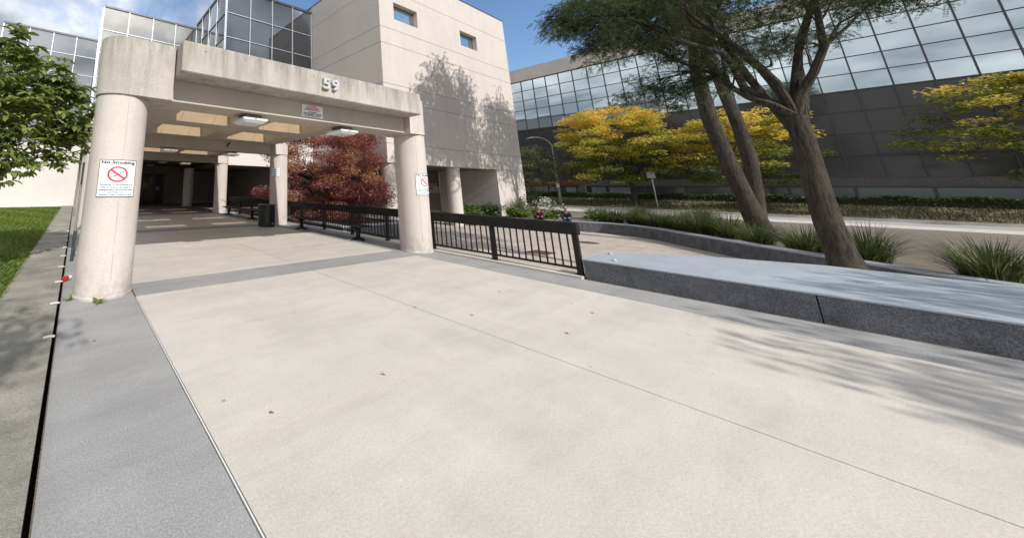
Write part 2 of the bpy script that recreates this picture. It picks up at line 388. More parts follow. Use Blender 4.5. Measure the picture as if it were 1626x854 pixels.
# fast face soup (leaves, blades): V (n,k,3) faces of k corners
def soup(name, V, tint, mat, parent=None):
    n, k, _ = V.shape
    off = np.array(wloc(parent)) if parent is not None else np.zeros(3)
    me = bpy.data.meshes.new(name)
    me.vertices.add(n*k); me.loops.add(n*k); me.polygons.add(n)
    me.vertices.foreach_set('co', (V-off).reshape(-1).astype(np.float32))
    me.loops.foreach_set('vertex_index', np.arange(n*k, dtype=np.int32))
    me.polygons.foreach_set('loop_start', np.arange(0, n*k, k, dtype=np.int32))
    me.polygons.foreach_set('loop_total', np.full(n, k, dtype=np.int32))
    a = me.attributes.new('tint', 'FLOAT', 'FACE'); a.data.foreach_set('value', np.clip(tint, 0, 1).astype(np.float32))
    me.update(calc_edges=True); me.materials.append(MATS[mat])
    o = bpy.data.objects.new(name, me); COL.objects.link(o)
    if parent is not None: o.parent = parent; WL[o.name] = wloc(parent)
    return o
def nrm(a): return a/np.maximum(np.linalg.norm(a, axis=-1, keepdims=True), 1e-9)
def rhomb(P, D, Nn, L, Wd, wide=0.45):
    S = nrm(np.cross(D, Nn)); L = L[:, None]; Wd = Wd[:, None]
    return np.stack([P, P+D*L*wide+S*Wd/2, P+D*L, P+D*L*wide-S*Wd/2], 1)
def big_leaf(P, D, Nn, L, Wd, fold=0.25, droop=0.35):
    S = nrm(np.cross(D, Nn)); U = np.cross(S, D); L = L[:, None]; Wd = Wd[:, None]
    rows = [(0.0, 0.06, 0.0), (0.3, 0.42, -0.03), (0.62, 0.5, -0.13), (0.86, 0.26, -0.28), (1.0, 0.02, -0.4)]
    Ls, Ms, Rs = [], [], []
    for t, w, dz in rows:
        c = P+D*L*t+U*L*dz*droop*2
        Ms.append(c); Ls.append(c+S*Wd*w+U*Wd*w*fold); Rs.append(c-S*Wd*w+U*Wd*w*fold)
    q = []
    for i in range(4):
        q.append(np.stack([Ls[i], Ms[i], Ms[i+1], Ls[i+1]], 1)); q.append(np.stack([Ms[i], Rs[i], Rs[i+1], Ms[i+1]], 1))
    return np.concatenate(q, 0), 8
def compound(P, D, Nn, L, nl=8, leaf=0.042, wid=0.016):
    n = len(P); S = nrm(np.cross(D, Nn)); U = np.cross(S, D); out = []; ids = []
    for i in range(nl):
        t = (i+0.7)/nl
        c = P+D*(L*t)[:, None]-U*(L*0.35*t*t)[:, None]
        for sgn in (-1, 1):
            d = nrm(S*sgn+D*0.45+rng.normal(0, 0.15, (n, 3)))
            nn = nrm(U+rng.normal(0, 0.35, (n, 3)))
            out.append(rhomb(c, d, nn, np.full(n, leaf)*(1-0.35*t), np.full(n, wid))); ids.append(np.arange(n))
    return np.concatenate(out, 0), np.concatenate(ids)
def in_ball(n):
    d = nrm(rng.normal(0, 1, (n, 3))); return d*(rng.random((n, 1))**(1/2.2))
def curve_pts(a, b, sag=0.0, wob=0.12, n=7):
    a = np.array(a, float); b = np.array(b, float); L = np.linalg.norm(b-a); out = []
    w1 = rng.normal(0, wob*L*0.35, 3); w2 = rng.normal(0, wob*L*0.2, 3)
    for i in range(n):
        t = i/(n-1); p = a+(b-a)*t
        p = p+np.array([0, 0, sag*L*math.sin(PI*t)])+w1*math.sin(PI*t)+w2*math.sin(2*PI*t)
        out.append(p)
    return out
def wood(mb, base, fork, r, tips, n_trunk=7, lean=0.05, sub=3, subr=0.3, sides=12, K=None):
    """trunk up to the fork, a few main limbs through the crown, side branches to every clump, twigs in it"""
    tr = curve_pts(base, fork, 0, lean, n_trunk)
    mb.tube(tr, [r*(1.4 if i == 0 else 1.08-0.3*i/(n_trunk-1)) for i in range(n_trunk)], sides)
    T = np.array([t[:3] for t in tips]); K = K or int(min(9, max(3, len(T)**0.5*0.7)))
    idx = [int(np.argmax(np.linalg.norm(T-np.array(fork), axis=1)))]
    while len(idx) < K:
        dd = np.min([np.linalg.norm(T-T[i], axis=1) for i in idx], axis=0); idx.append(int(np.argmax(dd)))
    C = T[idx].copy()
    for _ in range(5):
        lab = np.argmin(np.linalg.norm(T[:, None]-C[None], axis=2), axis=1)
        for k in range(K):
            if (lab == k).any(): C[k] = T[lab == k].mean(0)
    top_r = r*0.78
    for k in range(K):
        mem = np.where(lab == k)[0]
        if not len(mem): continue
        far = T[mem[np.argmax(np.linalg.norm(T[mem]-np.array(fork), axis=1))]]
        s_ = tr[random.choice((n_trunk-1, n_trunk-1, n_trunk-2))]
        mid = np.array(s_)*0.45+C[k]*0.55+np.array([0, 0, 0.12*np.linalg.norm(C[k]-np.array(s_))])
        p1 = curve_pts(s_, mid, 0.06, 0.16, 5); p2 = curve_pts(mid, C[k]*0.35+far*0.65, 0.03, 0.16, 5)
        ps = p1+p2[1:]; r_ = top_r*random.uniform(0.5, 0.68); m_ = len(ps)
        rad = [r_*(1-0.88*(i/(m_-1))**0.8) for i in range(m_)]
        mb.tube(ps, rad, max(5, sides-5))
        PS = np.array(ps)
        for i in mem:
            j = int(np.clip(np.argmin(np.linalg.norm(PS-T[i], axis=1))-1, 2, m_-1)); L = np.linalg.norm(T[i]-PS[j])
            if L < 0.05: continue
            rb = min(rad[j]*0.6, 0.012+0.012*L); br = curve_pts(PS[j], T[i], 0.08, 0.18, 5)
            mb.tube(br, [rb*(1-0.8*q/4) for q in range(5)], 5)
            for _ in range(sub):
                q = br[random.randint(2, 4)]; e_ = T[i]+rng.normal(0, 1, 3)*np.array(tips[i][3:6])*0.6
                mb.tube(curve_pts(q, e_, 0.05, 0.18, 4), [rb*subr*(1-0.75*u/3) for u in range(4)], 4)

# ================================================================== SETTING
b = MB(); b.box(-900, 900, -900, 1400, -1.2, -1.0); struct('ground', b, 'dirt')
# walkway: slabs with open joints between grey bands
b = MB(); b.box(-0.004, 8.62, -9, 34, -0.3, -0.02); struct('walkway_base', b, 'dirt')
walk = MB(); g = 0.005
def slab(mb, x0, x1, y0, y1, z=0.0): mb.box(x0+g, x1-g, y0+g, y1-g, -0.1, z)
for y0, y1 in ((-9, -5.2), (-5.2, -1.5), (-0.8, 2.25), (2.25, 5.63), (6.35, 9.5), (9.5, 12.75), (13.45, 16.7), (16.7, 19.9)):
    slab(walk, 0.945, 4.19, y0, y1); slab(walk, 4.19, 7.35, y0, y1)
struct('walkway', walk, 'walk_concrete')
b = MB()
for y0, y1 in ((-1.5, -0.8), (5.63, 6.35), (12.75, 13.45), (19.9, 20.6)):
    slab(b, 0.945, 7.35, y0, y1)
for y0, y1 in ((-9, -1.5), (-1.5, 2.3), (2.3, 6.35), (6.35, 12.75), (12.75, 20.6)):
    slab(b, -0.0, 0.93, y0, y1); slab(b, 7.35, 8.2, y0, y1)
struct('walkway_band', b, 'grey_band')
b = MB(); b.box(0.934, 0.942, -9, 5.6, -0.1, 0.002); struct('joint_strip', b, 'caulk_white')
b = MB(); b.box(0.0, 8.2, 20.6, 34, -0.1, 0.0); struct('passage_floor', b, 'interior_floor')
b = MB()
for y0, y1 in ((2.76, 8.9), (8.9, 15), (15, 20.6)): b.box(8.21, 8.62, y0+g, y1-g, -0.8, 0.03)
struct('walkway_kerb', b, 'walk_concrete')
b = MB()
for i in range(12): b.box(-0.72, -0.035, -6+i*3+g, -3+i*3-g, -0.1, 0.065)
struct('lawn_kerb', b, 'kerb_concrete')
b = MB(); b.box(-60, -0.725, -8, 29.3, -0.3, 0.03); struct('lawn', b, 'lawn_soil')
b = MB(); b.box(-60, -0.725, 29.3, 30, -0.3, 0.05); struct('wall_path', b, 'walk_concrete')
# grass blades on the part of the lawn in view
n = 52000
P = np.stack([-0.72-rng.random(n)**1.3*3.6, 3.0+rng.random(n)**1.4*26, np.full(n, 0.03)], 1)
a = rng.random(n)*2*PI; D = nrm(np.stack([np.cos(a)*0.5, np.sin(a)*0.5, np.ones(n)], 1)); S = np.stack([-np.sin(a), np.cos(a), np.zeros(n)], 1)
L = 0.035+rng.random(n)*0.05; wv = (0.004+0.0012*P[:, 1])[:, None]*0.6
bend = np.stack([np.cos(a), np.sin(a), np.zeros(n)], 1)*(L*0.5)[:, None]
V = np.stack([P-S*wv, P+S*wv, P+D*L[:, None]*0.6+S*wv*0.7, P+D*L[:, None]+bend], 1)
tn = 0.45+rng.normal(0, 0.2, n)+0.15*np.sin(P[:, 0]*3.1+P[:, 1]*1.7)
o = soup('grass', V, tn, 'grass_blade'); tag(o, 'short mown lawn grass beside the mossy concrete kerb', 'grass', kind='stuff')
# sunken plaza
b = MB()
xs = [8.62+3.1*i for i in range(7)]; ys = [-14+3.1*i for i in range(16)]
for i in range(len(xs)-1):
    for j in range(len(ys)-1): b.box(xs[i]+g, xs[i+1]-g, ys[j]+g, ys[j+1]-g, -0.95, -0.8)
struct('plaza', b, 'plaza_paving')
b = MB(); b.box(8.6, 28, -14, 34, -0.97, -0.815); struct('plaza_base', b, 'dirt')
# planting bed behind the curved wall, road, verge
PATH = [(24.0, 13.2), (24.75, 11.5), (25.35, 10.1), (25.95, 8.7), (26.3, 7.4), (26.1, 6.3), (25.2, 5.2), (24.0, 4.4), (22.3, 3.1), (20.2, 1.5), (17.6, -0.6), (15.2, -3.2), (13.6, -6.5)]
bedp = [(x+0.3, y-0.1) for x, y in PATH]+[(13.6, -40), (37, -40), (37, 13.2)]
b = MB(); b.prism(bedp[::-1], -0.95, -0.32); b.box(27.2, 37, 13.2, 40, -0.95, -0.321); struct('planting_bed', b, 'dirt')
b = MB(); b.box(37, 40.3, -70, 80, -0.9, -0.16); struct('pavement', b, 'walk_concrete')
b = MB(); b.box(40.3, 48.2, -90, 110, -0.9, -0.28); struct('road', b, 'pale_road')
b = MB(); b.box(48.2, 48.5, -90, 110, -0.9, -0.12); struct('road_kerb', b, 'walk_concrete')
b = MB()
vx = [48.5, 50, 52, 54, 56.2]; vz = [-0.12, 0.03, 0.3, 0.6, 0.85]
for i in range(4): b.add([(vx[i],-70,vz[i]),(vx[i+1],-70,vz[i+1]),(vx[i+1],90,vz[i+1]),(vx[i],90,vz[i])], [(0,1,2,3)])
struct('verge', b, 'dry_verge')
b = MB(); b.box(56.2, 400, -400, 400, -0.9, 0.84); struct('far_ground', b, 'dry_verge')

# ================================================================== ENTRANCE CANOPY
can = thing('entrance_canopy', 'weathered concrete entrance canopy on round columns numbered 59', 'canopy', (4.25, 5.6, 0))
COLY = (6.05, 13.15, 20.3, 27.5); XL, XR, CR = 0.53, 7.9, 0.40
for x in (XL, XR):
    for k, y in enumerate(COLY):
        b = MB(); b.lathe(x, y, [(CR+0.012, 0.0), (CR+0.012, 0.03), (CR, 0.045), (CR, 1.2), (CR, 2.6), (CR, 3.0), (CR-0.015, 3.004), (CR-0.015, 3.03)], 56)
        co = mesh_obj('column', b, 'column_concrete', can, smooth=True)
        if k == 0:
            b = MB(); t0 = -PI/2+(0.13 if x < 1 else -0.5); vs = []
            for i in range(13):
                z_ = 0.25+2.7*i/12; wv_ = 0.0022*(1+math.sin(i*2.1))
                for d_ in (-0.003-wv_, 0.003+wv_): vs.append((x+(CR+0.0012)*math.cos(t0+d_), y+(CR+0.0012)*math.sin(t0+d_), z_))
            b.add(vs, [(2*i, 2*i+1, 2*i+3, 2*i+2) for i in range(12)]); mesh_obj('form_seam', b, 'kerb_concrete', co)
def capital(xc, side, y, z0, z1, ext):
    pts = []
    r_ = CR+0.02
    for i in range(13):
        t = PI/2+PI*i/12
        pts.append((xc+r_*math.cos(t)*1.0, y+r_*math.sin(t)))
    pts += [(xc+ext, y-r_), (xc+ext, y+r_)]
    if side > 0: pts = [(2*xc-px, py) for px, py in pts][::-1]
    b = MB(); b.prism(pts, z0, z1)
    return mesh_obj('capital', b, 'weathered_concrete' if y < 7 and side < 0 else 'column_concrete', can, smooth=True)
capital(XL, -1, COLY[0], 3.03, 4.0, 0.72)
capital(XR, 1, COLY[0], 3.03, 4.0, 0.46)
for y in COLY[1:3]:
    capital(XL, -1, y, 3.03, 4.0, 0.6); capital(XR, 1, y, 3.03, 3.5, 0.46)
b = MB(); b.bbox(1.275, 7.43, 5.25, 5.79, 3.45, 4.0, 0.018); mesh_obj('lintel', b, 'weathered_concrete', can)
b = MB()
for x, z in ((1.66, 3.87), (2.42, 3.88), (3.18, 3.88), (3.98, 3.87), (4.83, 3.87), (5.70, 3.86)):
    b = MB(); b.add([(x+0.013*math.cos(2*PI*i/10), 5.248, z+0.013*math.sin(2*PI*i/10)) for i in range(10)], [tuple(range(10))]); mesh_obj('tie_hole', b, 'dark_cladding', can)
b = MB(); b.box(6.977, 6.983, 5.247, 5.26, 3.46, 3.99); mesh_obj('joint', b, 'dark_cladding', can)
b = MB(); b.box(1.26, 7.42, 5.8, 6.45, 3.055, 3.447); b.box(1.26, 7.42, 5.794, 5.8, 3.055, 3.075); mesh_obj('front_beam', b, 'soffit_concrete', can)
for y in (12.96, 20.1):
    b = MB(); b.box(1.15, 7.44, y, y+0.5, 3.055, 3.45)
    for x in (2.72, 4.3, 5.9): b.box(x, x+0.008, y-0.003, y, 3.06, 3.44)
    mesh_obj('cross_beam', b, 'soffit_concrete', can)
# roof slab with eight skylight openings
cofx = ((2.05, 4.0), (4.75, 6.76)); cofy = ((7.65, 9.65), (10.36, 12.35), (14.75, 16.75), (17.46, 19.45))
b = MB(); ye = [5.79]+[v for c in cofy for v in c]+[20.6]
for i in range(0, len(ye), 2): b.box(1.15, 7.45, ye[i], ye[i+1], 3.452, 3.998)
for c in cofy:
    for x0, x1 in ((1.15, 2.05), (4.0, 4.75), (6.76, 7.45)): b.box(x0, x1, c[0]+0.001, c[1]-0.001, 3.452, 3.998)
mesh_obj('roof_slab', b, 'soffit_concrete', can)
for c in cofy:
    for x0, x1 in cofx:
        b = MB(); t_, zt, k = 0.03, 4.30, 0.16
        lo = [(x0+0.002, c[0]+0.002), (x1-0.002, c[0]+0.002), (x1-0.002, c[1]-0.002), (x0+0.002, c[1]-0.002)]
        hi = [(x0+k, c[0]+k*0.4), (x1-k, c[0]+k*0.4), (x1-k, c[1]-k*0.4), (x0+k, c[1]-k*0.4)]
        lo2 = [(x0+t_, c[0]+t_), (x1-t_, c[0]+t_), (x1-t_, c[1]-t_), (x0+t_, c[1]-t_)]
        hi2 = [(hi[0][0]+t_, hi[0][1]+t_), (hi[1][0]-t_, hi[1][1]+t_), (hi[2][0]-t_, hi[2][1]-t_), (hi[3][0]+t_, hi[3][1]-t_)]
        vs = [(x, y, 3.46) for x, y in lo]+[(x, y, zt) for x, y in hi]+[(x, y, 3.46) for x, y in lo2]+[(x, y, zt) for x, y in hi2]
        fs = []
        for i in range(4):
            j = (i+1) % 4
            fs += [(i, j, 4+j, 4+i), (8+i, 12+i, 12+j, 8+j), (i, 8+i, 8+j, j), (4+i, 4+j, 12+j, 12+i)]
        b.add(vs, fs)
        sk = mesh_obj('skylight', b, 'tan_lining', can)
        b = MB(); b.box(hi[0][0], hi[2][0], hi[0][1], hi[2][1], zt+0.002, zt+0.014); mesh_obj('pane', b, 'clear_pane', sk)
        b = MB(); xm = (x0+x1)/2
        for xa, xb_ in ((xm-0.62, xm-0.38), (xm+0.38, xm+0.62)):
            b = MB(); b.bar((xa, c[1]-0.045, 3.48), (xb_, c[1]-0.10, 4.22), 0.014, 0.02); mesh_obj('shadow_line', b, 'soffit_concrete', sk)  # thin bars standing in for slanted light and shadow lines on the lining
# raised house number
def text_mesh(body, size, extrude=0.0, offset=0.0, align='CENTER', bevel=0.0):
    cu = bpy.data.curves.new('lettering', 'FONT'); cu.body = body; cu.size = size; cu.extrude = extrude; cu.offset = offset
    cu.align_x = align; cu.bevel_depth = bevel; cu.resolution_u = 4; cu.space_line = 1.0
    ob = bpy.data.objects.new('lettering', cu); me = bpy.data.meshes.new_from_object(ob)
    bpy.data.objects.remove(ob); bpy.data.curves.remove(cu); return me
def text_mb(body, size, place, extrude=0.0, offset=0.0, width=None, mb=None):
    me = text_mesh(body, size, extrude, offset)
    xs_ = [v.co.x for v in me.vertices]
    k = 1.0
    if width: k = width/(max(xs_)-min(xs_)); 
    c0 = (max(xs_)+min(xs_))/2
    mb = mb or MB()
    mb.add([place((v.co.x-c0)*k, v.co.y, v.co.z) for v in me.vertices], [tuple(p.vertices) for p in me.polygons])
    bpy.data.meshes.remove(me); return mb
for ch, x in (('5', 4.275), ('9', 4.515)):
    b = text_mb(ch, 0.31, lambda u, v, w, x=x: (x+u, 5.20-w, 3.625+v), 0.026, 0.010, 0.2)
    mesh_obj('numeral', b, 'number_grey', can)

# lamps under the beams
def lamp(x, y, z, label):
    t = thing('ceiling_light', label, 'ceiling light', (x, y, z), 0, 'square lights under the canopy beams')
    b = MB(); b.bbox(-0.19, 0.19, -0.17, 0.17, -0.10, -0.001, 0.015); mesh_obj('housing', b, 'lamp_housing', t, True)
    b = MB(); vs = []
    for zz_, k in ((-0.10, 0.27), (-0.135, 0.27), (-0.19, 0.20)):
        vs += [(-k, -k, zz_), (k, -k, zz_), (k, k, zz_), (-k, k, zz_)]
    fs = [(0, 1, 2, 3), (8, 9, 10, 11)]
    for l in (0, 4): fs += [(l+i, l+(i+1) % 4, l+4+(i+1) % 4, l+4+i) for i in range(4)]
    b.add(vs, fs); mesh_obj('lens', b, 'lamp_lens', t, True)
    b = MB(); b.box(-0.02, 0.02, -0.276, -0.272, -0.128, -0.112); mesh_obj('badge', b, 'sign_blue', t, True)
    return t
l1 = lamp(2.97, 6.12, 3.055, 'square white light under the front beam, below the 59 canopy left half')
copy_thing(l1, (5.5, 6.12, 3.055), 'square white light under the front beam nearest the red maple')
copy_thing(l1, (2.95, 13.15, 3.055), 'dim square light under the second beam, left of that beam')
copy_thing(l1, (5.55, 13.15, 3.055), 'dim square light under the second beam beside the second right column')
copy_thing(l1, (5.55, 20.3, 3.055), 'dim square light under the third beam at the passage mouth')
copy_thing(l1, (5.4, 26.0, 3.45), 'dim square light on the dark passage ceiling nearer the mouth')
copy_thing(l1, (5.3, 30.5, 3.45), 'dim square light on the dark passage ceiling by the doors')

# ================================================================== CONCRETE BUILDING
cb = thing('concrete_building', 'pale concrete panel building with two small windows and shaded side', 'building', (23, 13.25, -0.8))
ZJ = [3.05, 4.2, 6.8, 7.9, 10.55, 11.65, 14.45, 16.35]; gj = 0.014
wins = ((16.68, 19.10), (24.23, 26.53)); wz = (12.43, 13.66)
b = MB()
for i in range(len(ZJ)-1):
    z0, z1 = ZJ[i]+gj, ZJ[i+1]-gj
    if i == 5:
        b.box(15.3, 31.3, 13.25, 13.29, z0, wz[0]); b.box(15.3, 31.3, 13.25, 13.29, wz[1], z1)
        for x0, x1 in ((15.3, wins[0][0]), (wins[0][1], wins[1][0]), (wins[1][1], 31.3)): b.box(x0, x1, 13.25, 13.29, wz[0], wz[1])
    else:
        cuts = [15.3, 31.3]
        if i in (1, 2): cuts = [15.3, 21.6, 31.3]
        for x0, x1 in zip(cuts[:-1], cuts[1:]): b.box(x0+0.006, x1-0.006, 13.25, 13.29, z0, z1)
for z0, z1, xs_ in ((3.05, wz[0], ((15.34, 31.3),)), (wz[0], wz[1], ((15.34, wins[0][0]), (wins[0][1], wins[1][0]), (wins[1][1], 31.3))), (wz[1], 16.35, ((15.34, 31.3),))):
    for x0, x1 in xs_: b.box(x0, x1, 13.291, 13.7, z0, z1)
mesh_obj('wall', b, 'facade_concrete', cb)
b = MB()
for i in range(len(ZJ)-1):
    for y0, y1 in ((13.292, 17.28), (17.29, 20.4)): b.box(15.3, 15.34, y0, y1, ZJ[i]+gj, ZJ[i+1]-gj)
b.box(15.341, 15.8, 13.701, 40, 3.05, 16.35)
mesh_obj('wall', b, 'facade_concrete', cb)
b = MB(); b.box(15.9, 31.2, 13.71, 40, 16.1, 16.3); b.box(30.8, 31.3, 13.71, 40, 3.06, 16.35); mesh_obj('roof', b, 'facade_concrete', cb)
b = MB(); b.box(15.28, 31.33, 13.23, 13.75, 16.352, 16.43); b.box(15.28, 15.8, 13.76, 40, 16.352, 16.43); mesh_obj('coping', b, 'dark_mullion', cb)
for x0, x1 in wins:
    b = MB(); f_ = 0.07; y = 13.56
    b.box(x0, x1, y, y+0.06, wz[0], wz[0]+f_); b.box(x0, x1, y, y+0.06, wz[1]-f_, wz[1])
    b.box(x0, x0+f_, y, y+0.06, wz[0]+f_, wz[1]-f_); b.box(x1-f_, x1, y, y+0.06, wz[0]+f_, wz[1]-f_)
    wn = mesh_obj('window', b, 'bronze_frame', cb)
    b = MB(); b.box(x0+f_, x1-f_, y+0.02, y+0.035, wz[0]+f_, wz[1]-f_); mesh_obj('pane', b, 'window_glass', wn)
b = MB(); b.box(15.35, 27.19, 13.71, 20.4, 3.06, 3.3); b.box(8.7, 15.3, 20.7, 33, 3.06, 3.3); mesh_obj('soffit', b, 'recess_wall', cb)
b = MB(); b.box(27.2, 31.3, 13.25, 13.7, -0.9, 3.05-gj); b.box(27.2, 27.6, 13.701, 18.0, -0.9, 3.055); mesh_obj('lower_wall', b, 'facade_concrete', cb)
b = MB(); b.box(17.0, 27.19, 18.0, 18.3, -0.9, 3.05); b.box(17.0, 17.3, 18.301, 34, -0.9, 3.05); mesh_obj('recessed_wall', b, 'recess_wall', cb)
for x in (15.9, 22.35):
    b = MB(); b.cyl(x, 13.75, -0.8, 3.055, 0.44, 40); mesh_obj('column', b, 'facade_concrete', cb, smooth=True)
nb = thing('notice_board', 'grey notice board on the recessed wall behind the concrete pillar', 'notice board', (26.1, 17.98, 1.6))
b = MB(); b.box(25.0, 27.0, 17.93, 17.99, 1.25, 2.05); mesh_obj('board', b, 'notice_grey', nb)
b = MB(); b.box(25.05, 26.95, 17.90, 17.925, 1.78, 2.02); mesh_obj('header', b, 'dark_interior', nb)
for q in ((25.15, 25.35, 17.88, 17.899, 1.8, 2.0), (26.75, 26.95, 17.88, 17.899, 1.8, 2.0), (25.75, 26.05, 17.905, 17.925, 1.55, 1.66)):
    b = MB(); b.box(*q); mesh_obj('emblem', b, 'sign_black', nb)

# ================================================================== GLAZED BUILDING
gbld = thing('glazed_building', 'stepped grey glass building rising behind the entrance canopy', 'building', (4, 27, 0))
def curtain(axis, c, us, zs, gm, mm, nrm_sign, parent, mw=0.05, name='curtain_wall', jit=0.0035):
    """glass wall in the plane axis=c; us, zs are the mullion lines"""
    b = MB()
    for i in range(len(us)-1):
        for j in range(len(zs)-1):
            q = [(us[i], zs[j]), (us[i+1], zs[j]), (us[i+1], zs[j+1]), (us[i], zs[j+1])]
            ta, tb = random.uniform(-jit, jit), random.uniform(-jit, jit); dd = [c-ta-tb, c+ta-tb, c+ta+tb, c-ta+tb]
            b.add([(u, d, z) if axis == 'y' else (d, u, z) for (u, z), d in zip(q, dd)], [(0, 1, 2, 3)])
    gl = mesh_obj(name, b, gm, parent)
    b = MB()
    lo, hi = (c-0.09, c-0.012) if nrm_sign < 0 else (c+0.012, c+0.09)
    for u in us:
        if axis == 'y': b.box(u-mw/2, u+mw/2, lo, hi, zs[0], zs[-1])
        else: b.box(lo, hi, u-mw/2, u+mw/2, zs[0], zs[-1])
    for z in zs:
        u0_, u1_ = min(us), max(us)
        l2, h2 = (lo+0.02, hi) if nrm_sign < 0 else (lo, hi-0.02)
        if axis == 'y': b.box(u0_, u1_, l2, h2, z-mw*0.4, z+mw*0.4)
        else: b.box(l2, h2, u0_, u1_, z-mw*0.4, z+mw*0.4)
    mesh_obj('mullions', b, mm, gl)
    return gl
top = 15.75
curtain('y', 20.4, [7.8, 9.66, 11.52, 13.37, 15.22], [8.1, 10.0, 11.87, 13.73, top], 'dark_glass', 'alu', -1, gbld)
curtain('x', 7.8, [20.41, 22.2, 24.0, 25.75, 27.5], [8.1, 10.0, 11.87, 13.73, top], 'dark_glass', 'alu', -1, gbld)
curtain('y', 27.5, [0.36, 2.2, 4.05, 5.9, 7.74], [3.9, 5.8, 7.7, 9.6, 11.5, 13.45, 15.35], 'pale_glass', 'alu', -1, gbld)
curtain('x', 0.36, [27.55, 29.5, 31.5, 33.5, 35.5], [3.9, 5.8, 7.7, 9.6, 11.5, 13.45, 15.35], 'sky_glass', 'alu', -1, gbld)
curtain('y', 35.5, [-7.0, -5.15, -3.35, -1.5, 0.3], [4.5, 6.2, 8.1, 9.95, 11.8, 13.65, 15.5], 'sky_glass', 'alu', -1, gbld)
curtain('x', -7.0, [35.5, 37.3, 39.1], [4.5, 6.2, 8.1, 9.95, 11.8, 13.65, 15.5], 'sky_glass', 'alu', -1, gbld)
for q in ((7.72, 15.28, 20.3, 27.5, top, top+0.16), (0.28, 7.72, 27.4, 40, 15.35, 15.5), (-7.08, 0.28, 35.4, 42, 15.5, 15.66)):
    b = MB(); b.box(*q); mesh_obj('roof', b, 'dark_mullion', gbld)
b = MB()
b.box(8.38, 15.25, 20.35, 20.75, 2.98, 8.07); mesh_obj('wall', b, 'rendered_wall', gbld)
b = MB(); b.box(-40, 0.3, 30.0, 30.4, 0.0, 4.6); b.box(-40, 0.3, 30.41, 35.4, 4.4, 4.6)
for x in (-30, -24, -18, -12, -6, -2.6): b.box(x, x+0.03, 29.995, 30.0, 0.05, 4.55)
mesh_obj('wall', b, 'rendered_wall', gbld)
b = MB()
b.box(0.0, 0.3, 27.9, 33.6, 0.0, 3.9); b.box(0.0, 13.5, 33.6, 33.9, 0.0, 3.9); b.box(13.2, 13.5, 20.8, 33.59, -0.8, 3.9)
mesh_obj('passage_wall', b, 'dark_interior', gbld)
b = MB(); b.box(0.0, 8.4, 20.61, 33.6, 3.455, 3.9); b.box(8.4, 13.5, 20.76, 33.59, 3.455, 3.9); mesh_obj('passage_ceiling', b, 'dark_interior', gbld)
for k in range(3):
    b = MB(); b.box(4.3+k*0.98, 5.22+k*0.98, 33.5, 33.56, 0.02, 2.6); dr = mesh_obj('door', b, 'black_glass', gbld)
b = MB()
for x in (4.22, 5.22, 6.20, 7.18): b.box(x, x+0.08, 33.47, 33.57, 0.02, 2.75)
b.box(4.3, 7.18, 33.47, 33.57, 2.6, 2.7); mesh_obj('frame', b, 'dark_mullion', dr)
b = MB(); b.box(5.4, 5.85, 33.44, 33.46, 1.3, 1.85); mesh_obj('notice', b, 'notice_yellow', dr)
b = MB(); b.box(6.5, 6.85, 33.44, 33.46, 1.15, 1.5); mesh_obj('notice', b, 'notice_grey', dr)
b = MB(); b.box(8.2, 13.2, 20.76, 33.5, -0.2, 0.0); mesh_obj('passage_slab', b, 'interior_floor', gbld)

# ================================================================== GLASS BUILDING ACROSS THE STREET
sb = thing('office_building', 'blue mirrored glass office building with concrete parapet across the street', 'office building', (60, 0, 0.8))
us = [23.9-1.523*i for i in range(47)]; XB = 56.0
zs = [10.2, 11.65, 13.1, 14.55, 16.02, 17.5]
curtain('x', XB, us, zs, 'blue_glass', 'dark_mullion', -1, sb, 0.075)
curtain('x', XB, us, [2.85, 4.7, 6.55, 8.4, 10.15], 'black_glass', 'dark_mullion', -1, sb, 0.075, 'dark_reflection_glazing')  # lower floors: dark reflection of a building put into the glass colour
b = MB()
for i in range(0, 46, 4): b.box(XB-0.28, XB+6, us[min(i+4, 46)]+0.006, us[i]-0.006, 17.56, 19.45)
mesh_obj('parapet', b, 'parapet_concrete', sb)
b = MB(); b.box(XB+0.4, XB+30, us[-1], us[0], 0.8, 17.5); mesh_obj('core', b, 'dark_cladding', sb)
b = MB(); b.box(XB+0.02, XB+0.35, us[-1], us[0], 0.8, 1.02); b.box(XB-0.1, XB+0.35, us[-1], 17.3, 2.15, 2.84); mesh_obj('base_wall', b, 'dark_cladding', sb)
b = MB(); b.box(XB-0.25, XB-0.005, 17.35, 23.85, 2.12, 2.83); mesh_obj('fascia', b, 'fascia_red', sb)
b = MB(); b.box(XB-0.262, XB-0.252, 19.6, 20.9, 2.46, 2.58); mesh_obj('fascia_lettering', b, 'notice_grey', sb)
curtain('x', XB, [23.9-3.05*i for i in range(24)], [1.0, 2.12], 'shop_glass', 'dark_mullion', -1, sb, 0.14, 'shop_window')
for y in (16.85, 4.6, -8, -20):
    b = MB(); b.box(XB-0.2, XB+0.3, y, y+0.75, 0.8, 2.84); mesh_obj('pillar', b, 'dark_cladding', sb)
for y0, y1 in ((17.6, 18.9), (15.0, 16.3), (12.9, 14.7)):
    b = MB(); b.box(XB-0.055, XB-0.03, y0, y1, 1.12, 2.0); mesh_obj('window_display', b, 'shop_panel', sb)

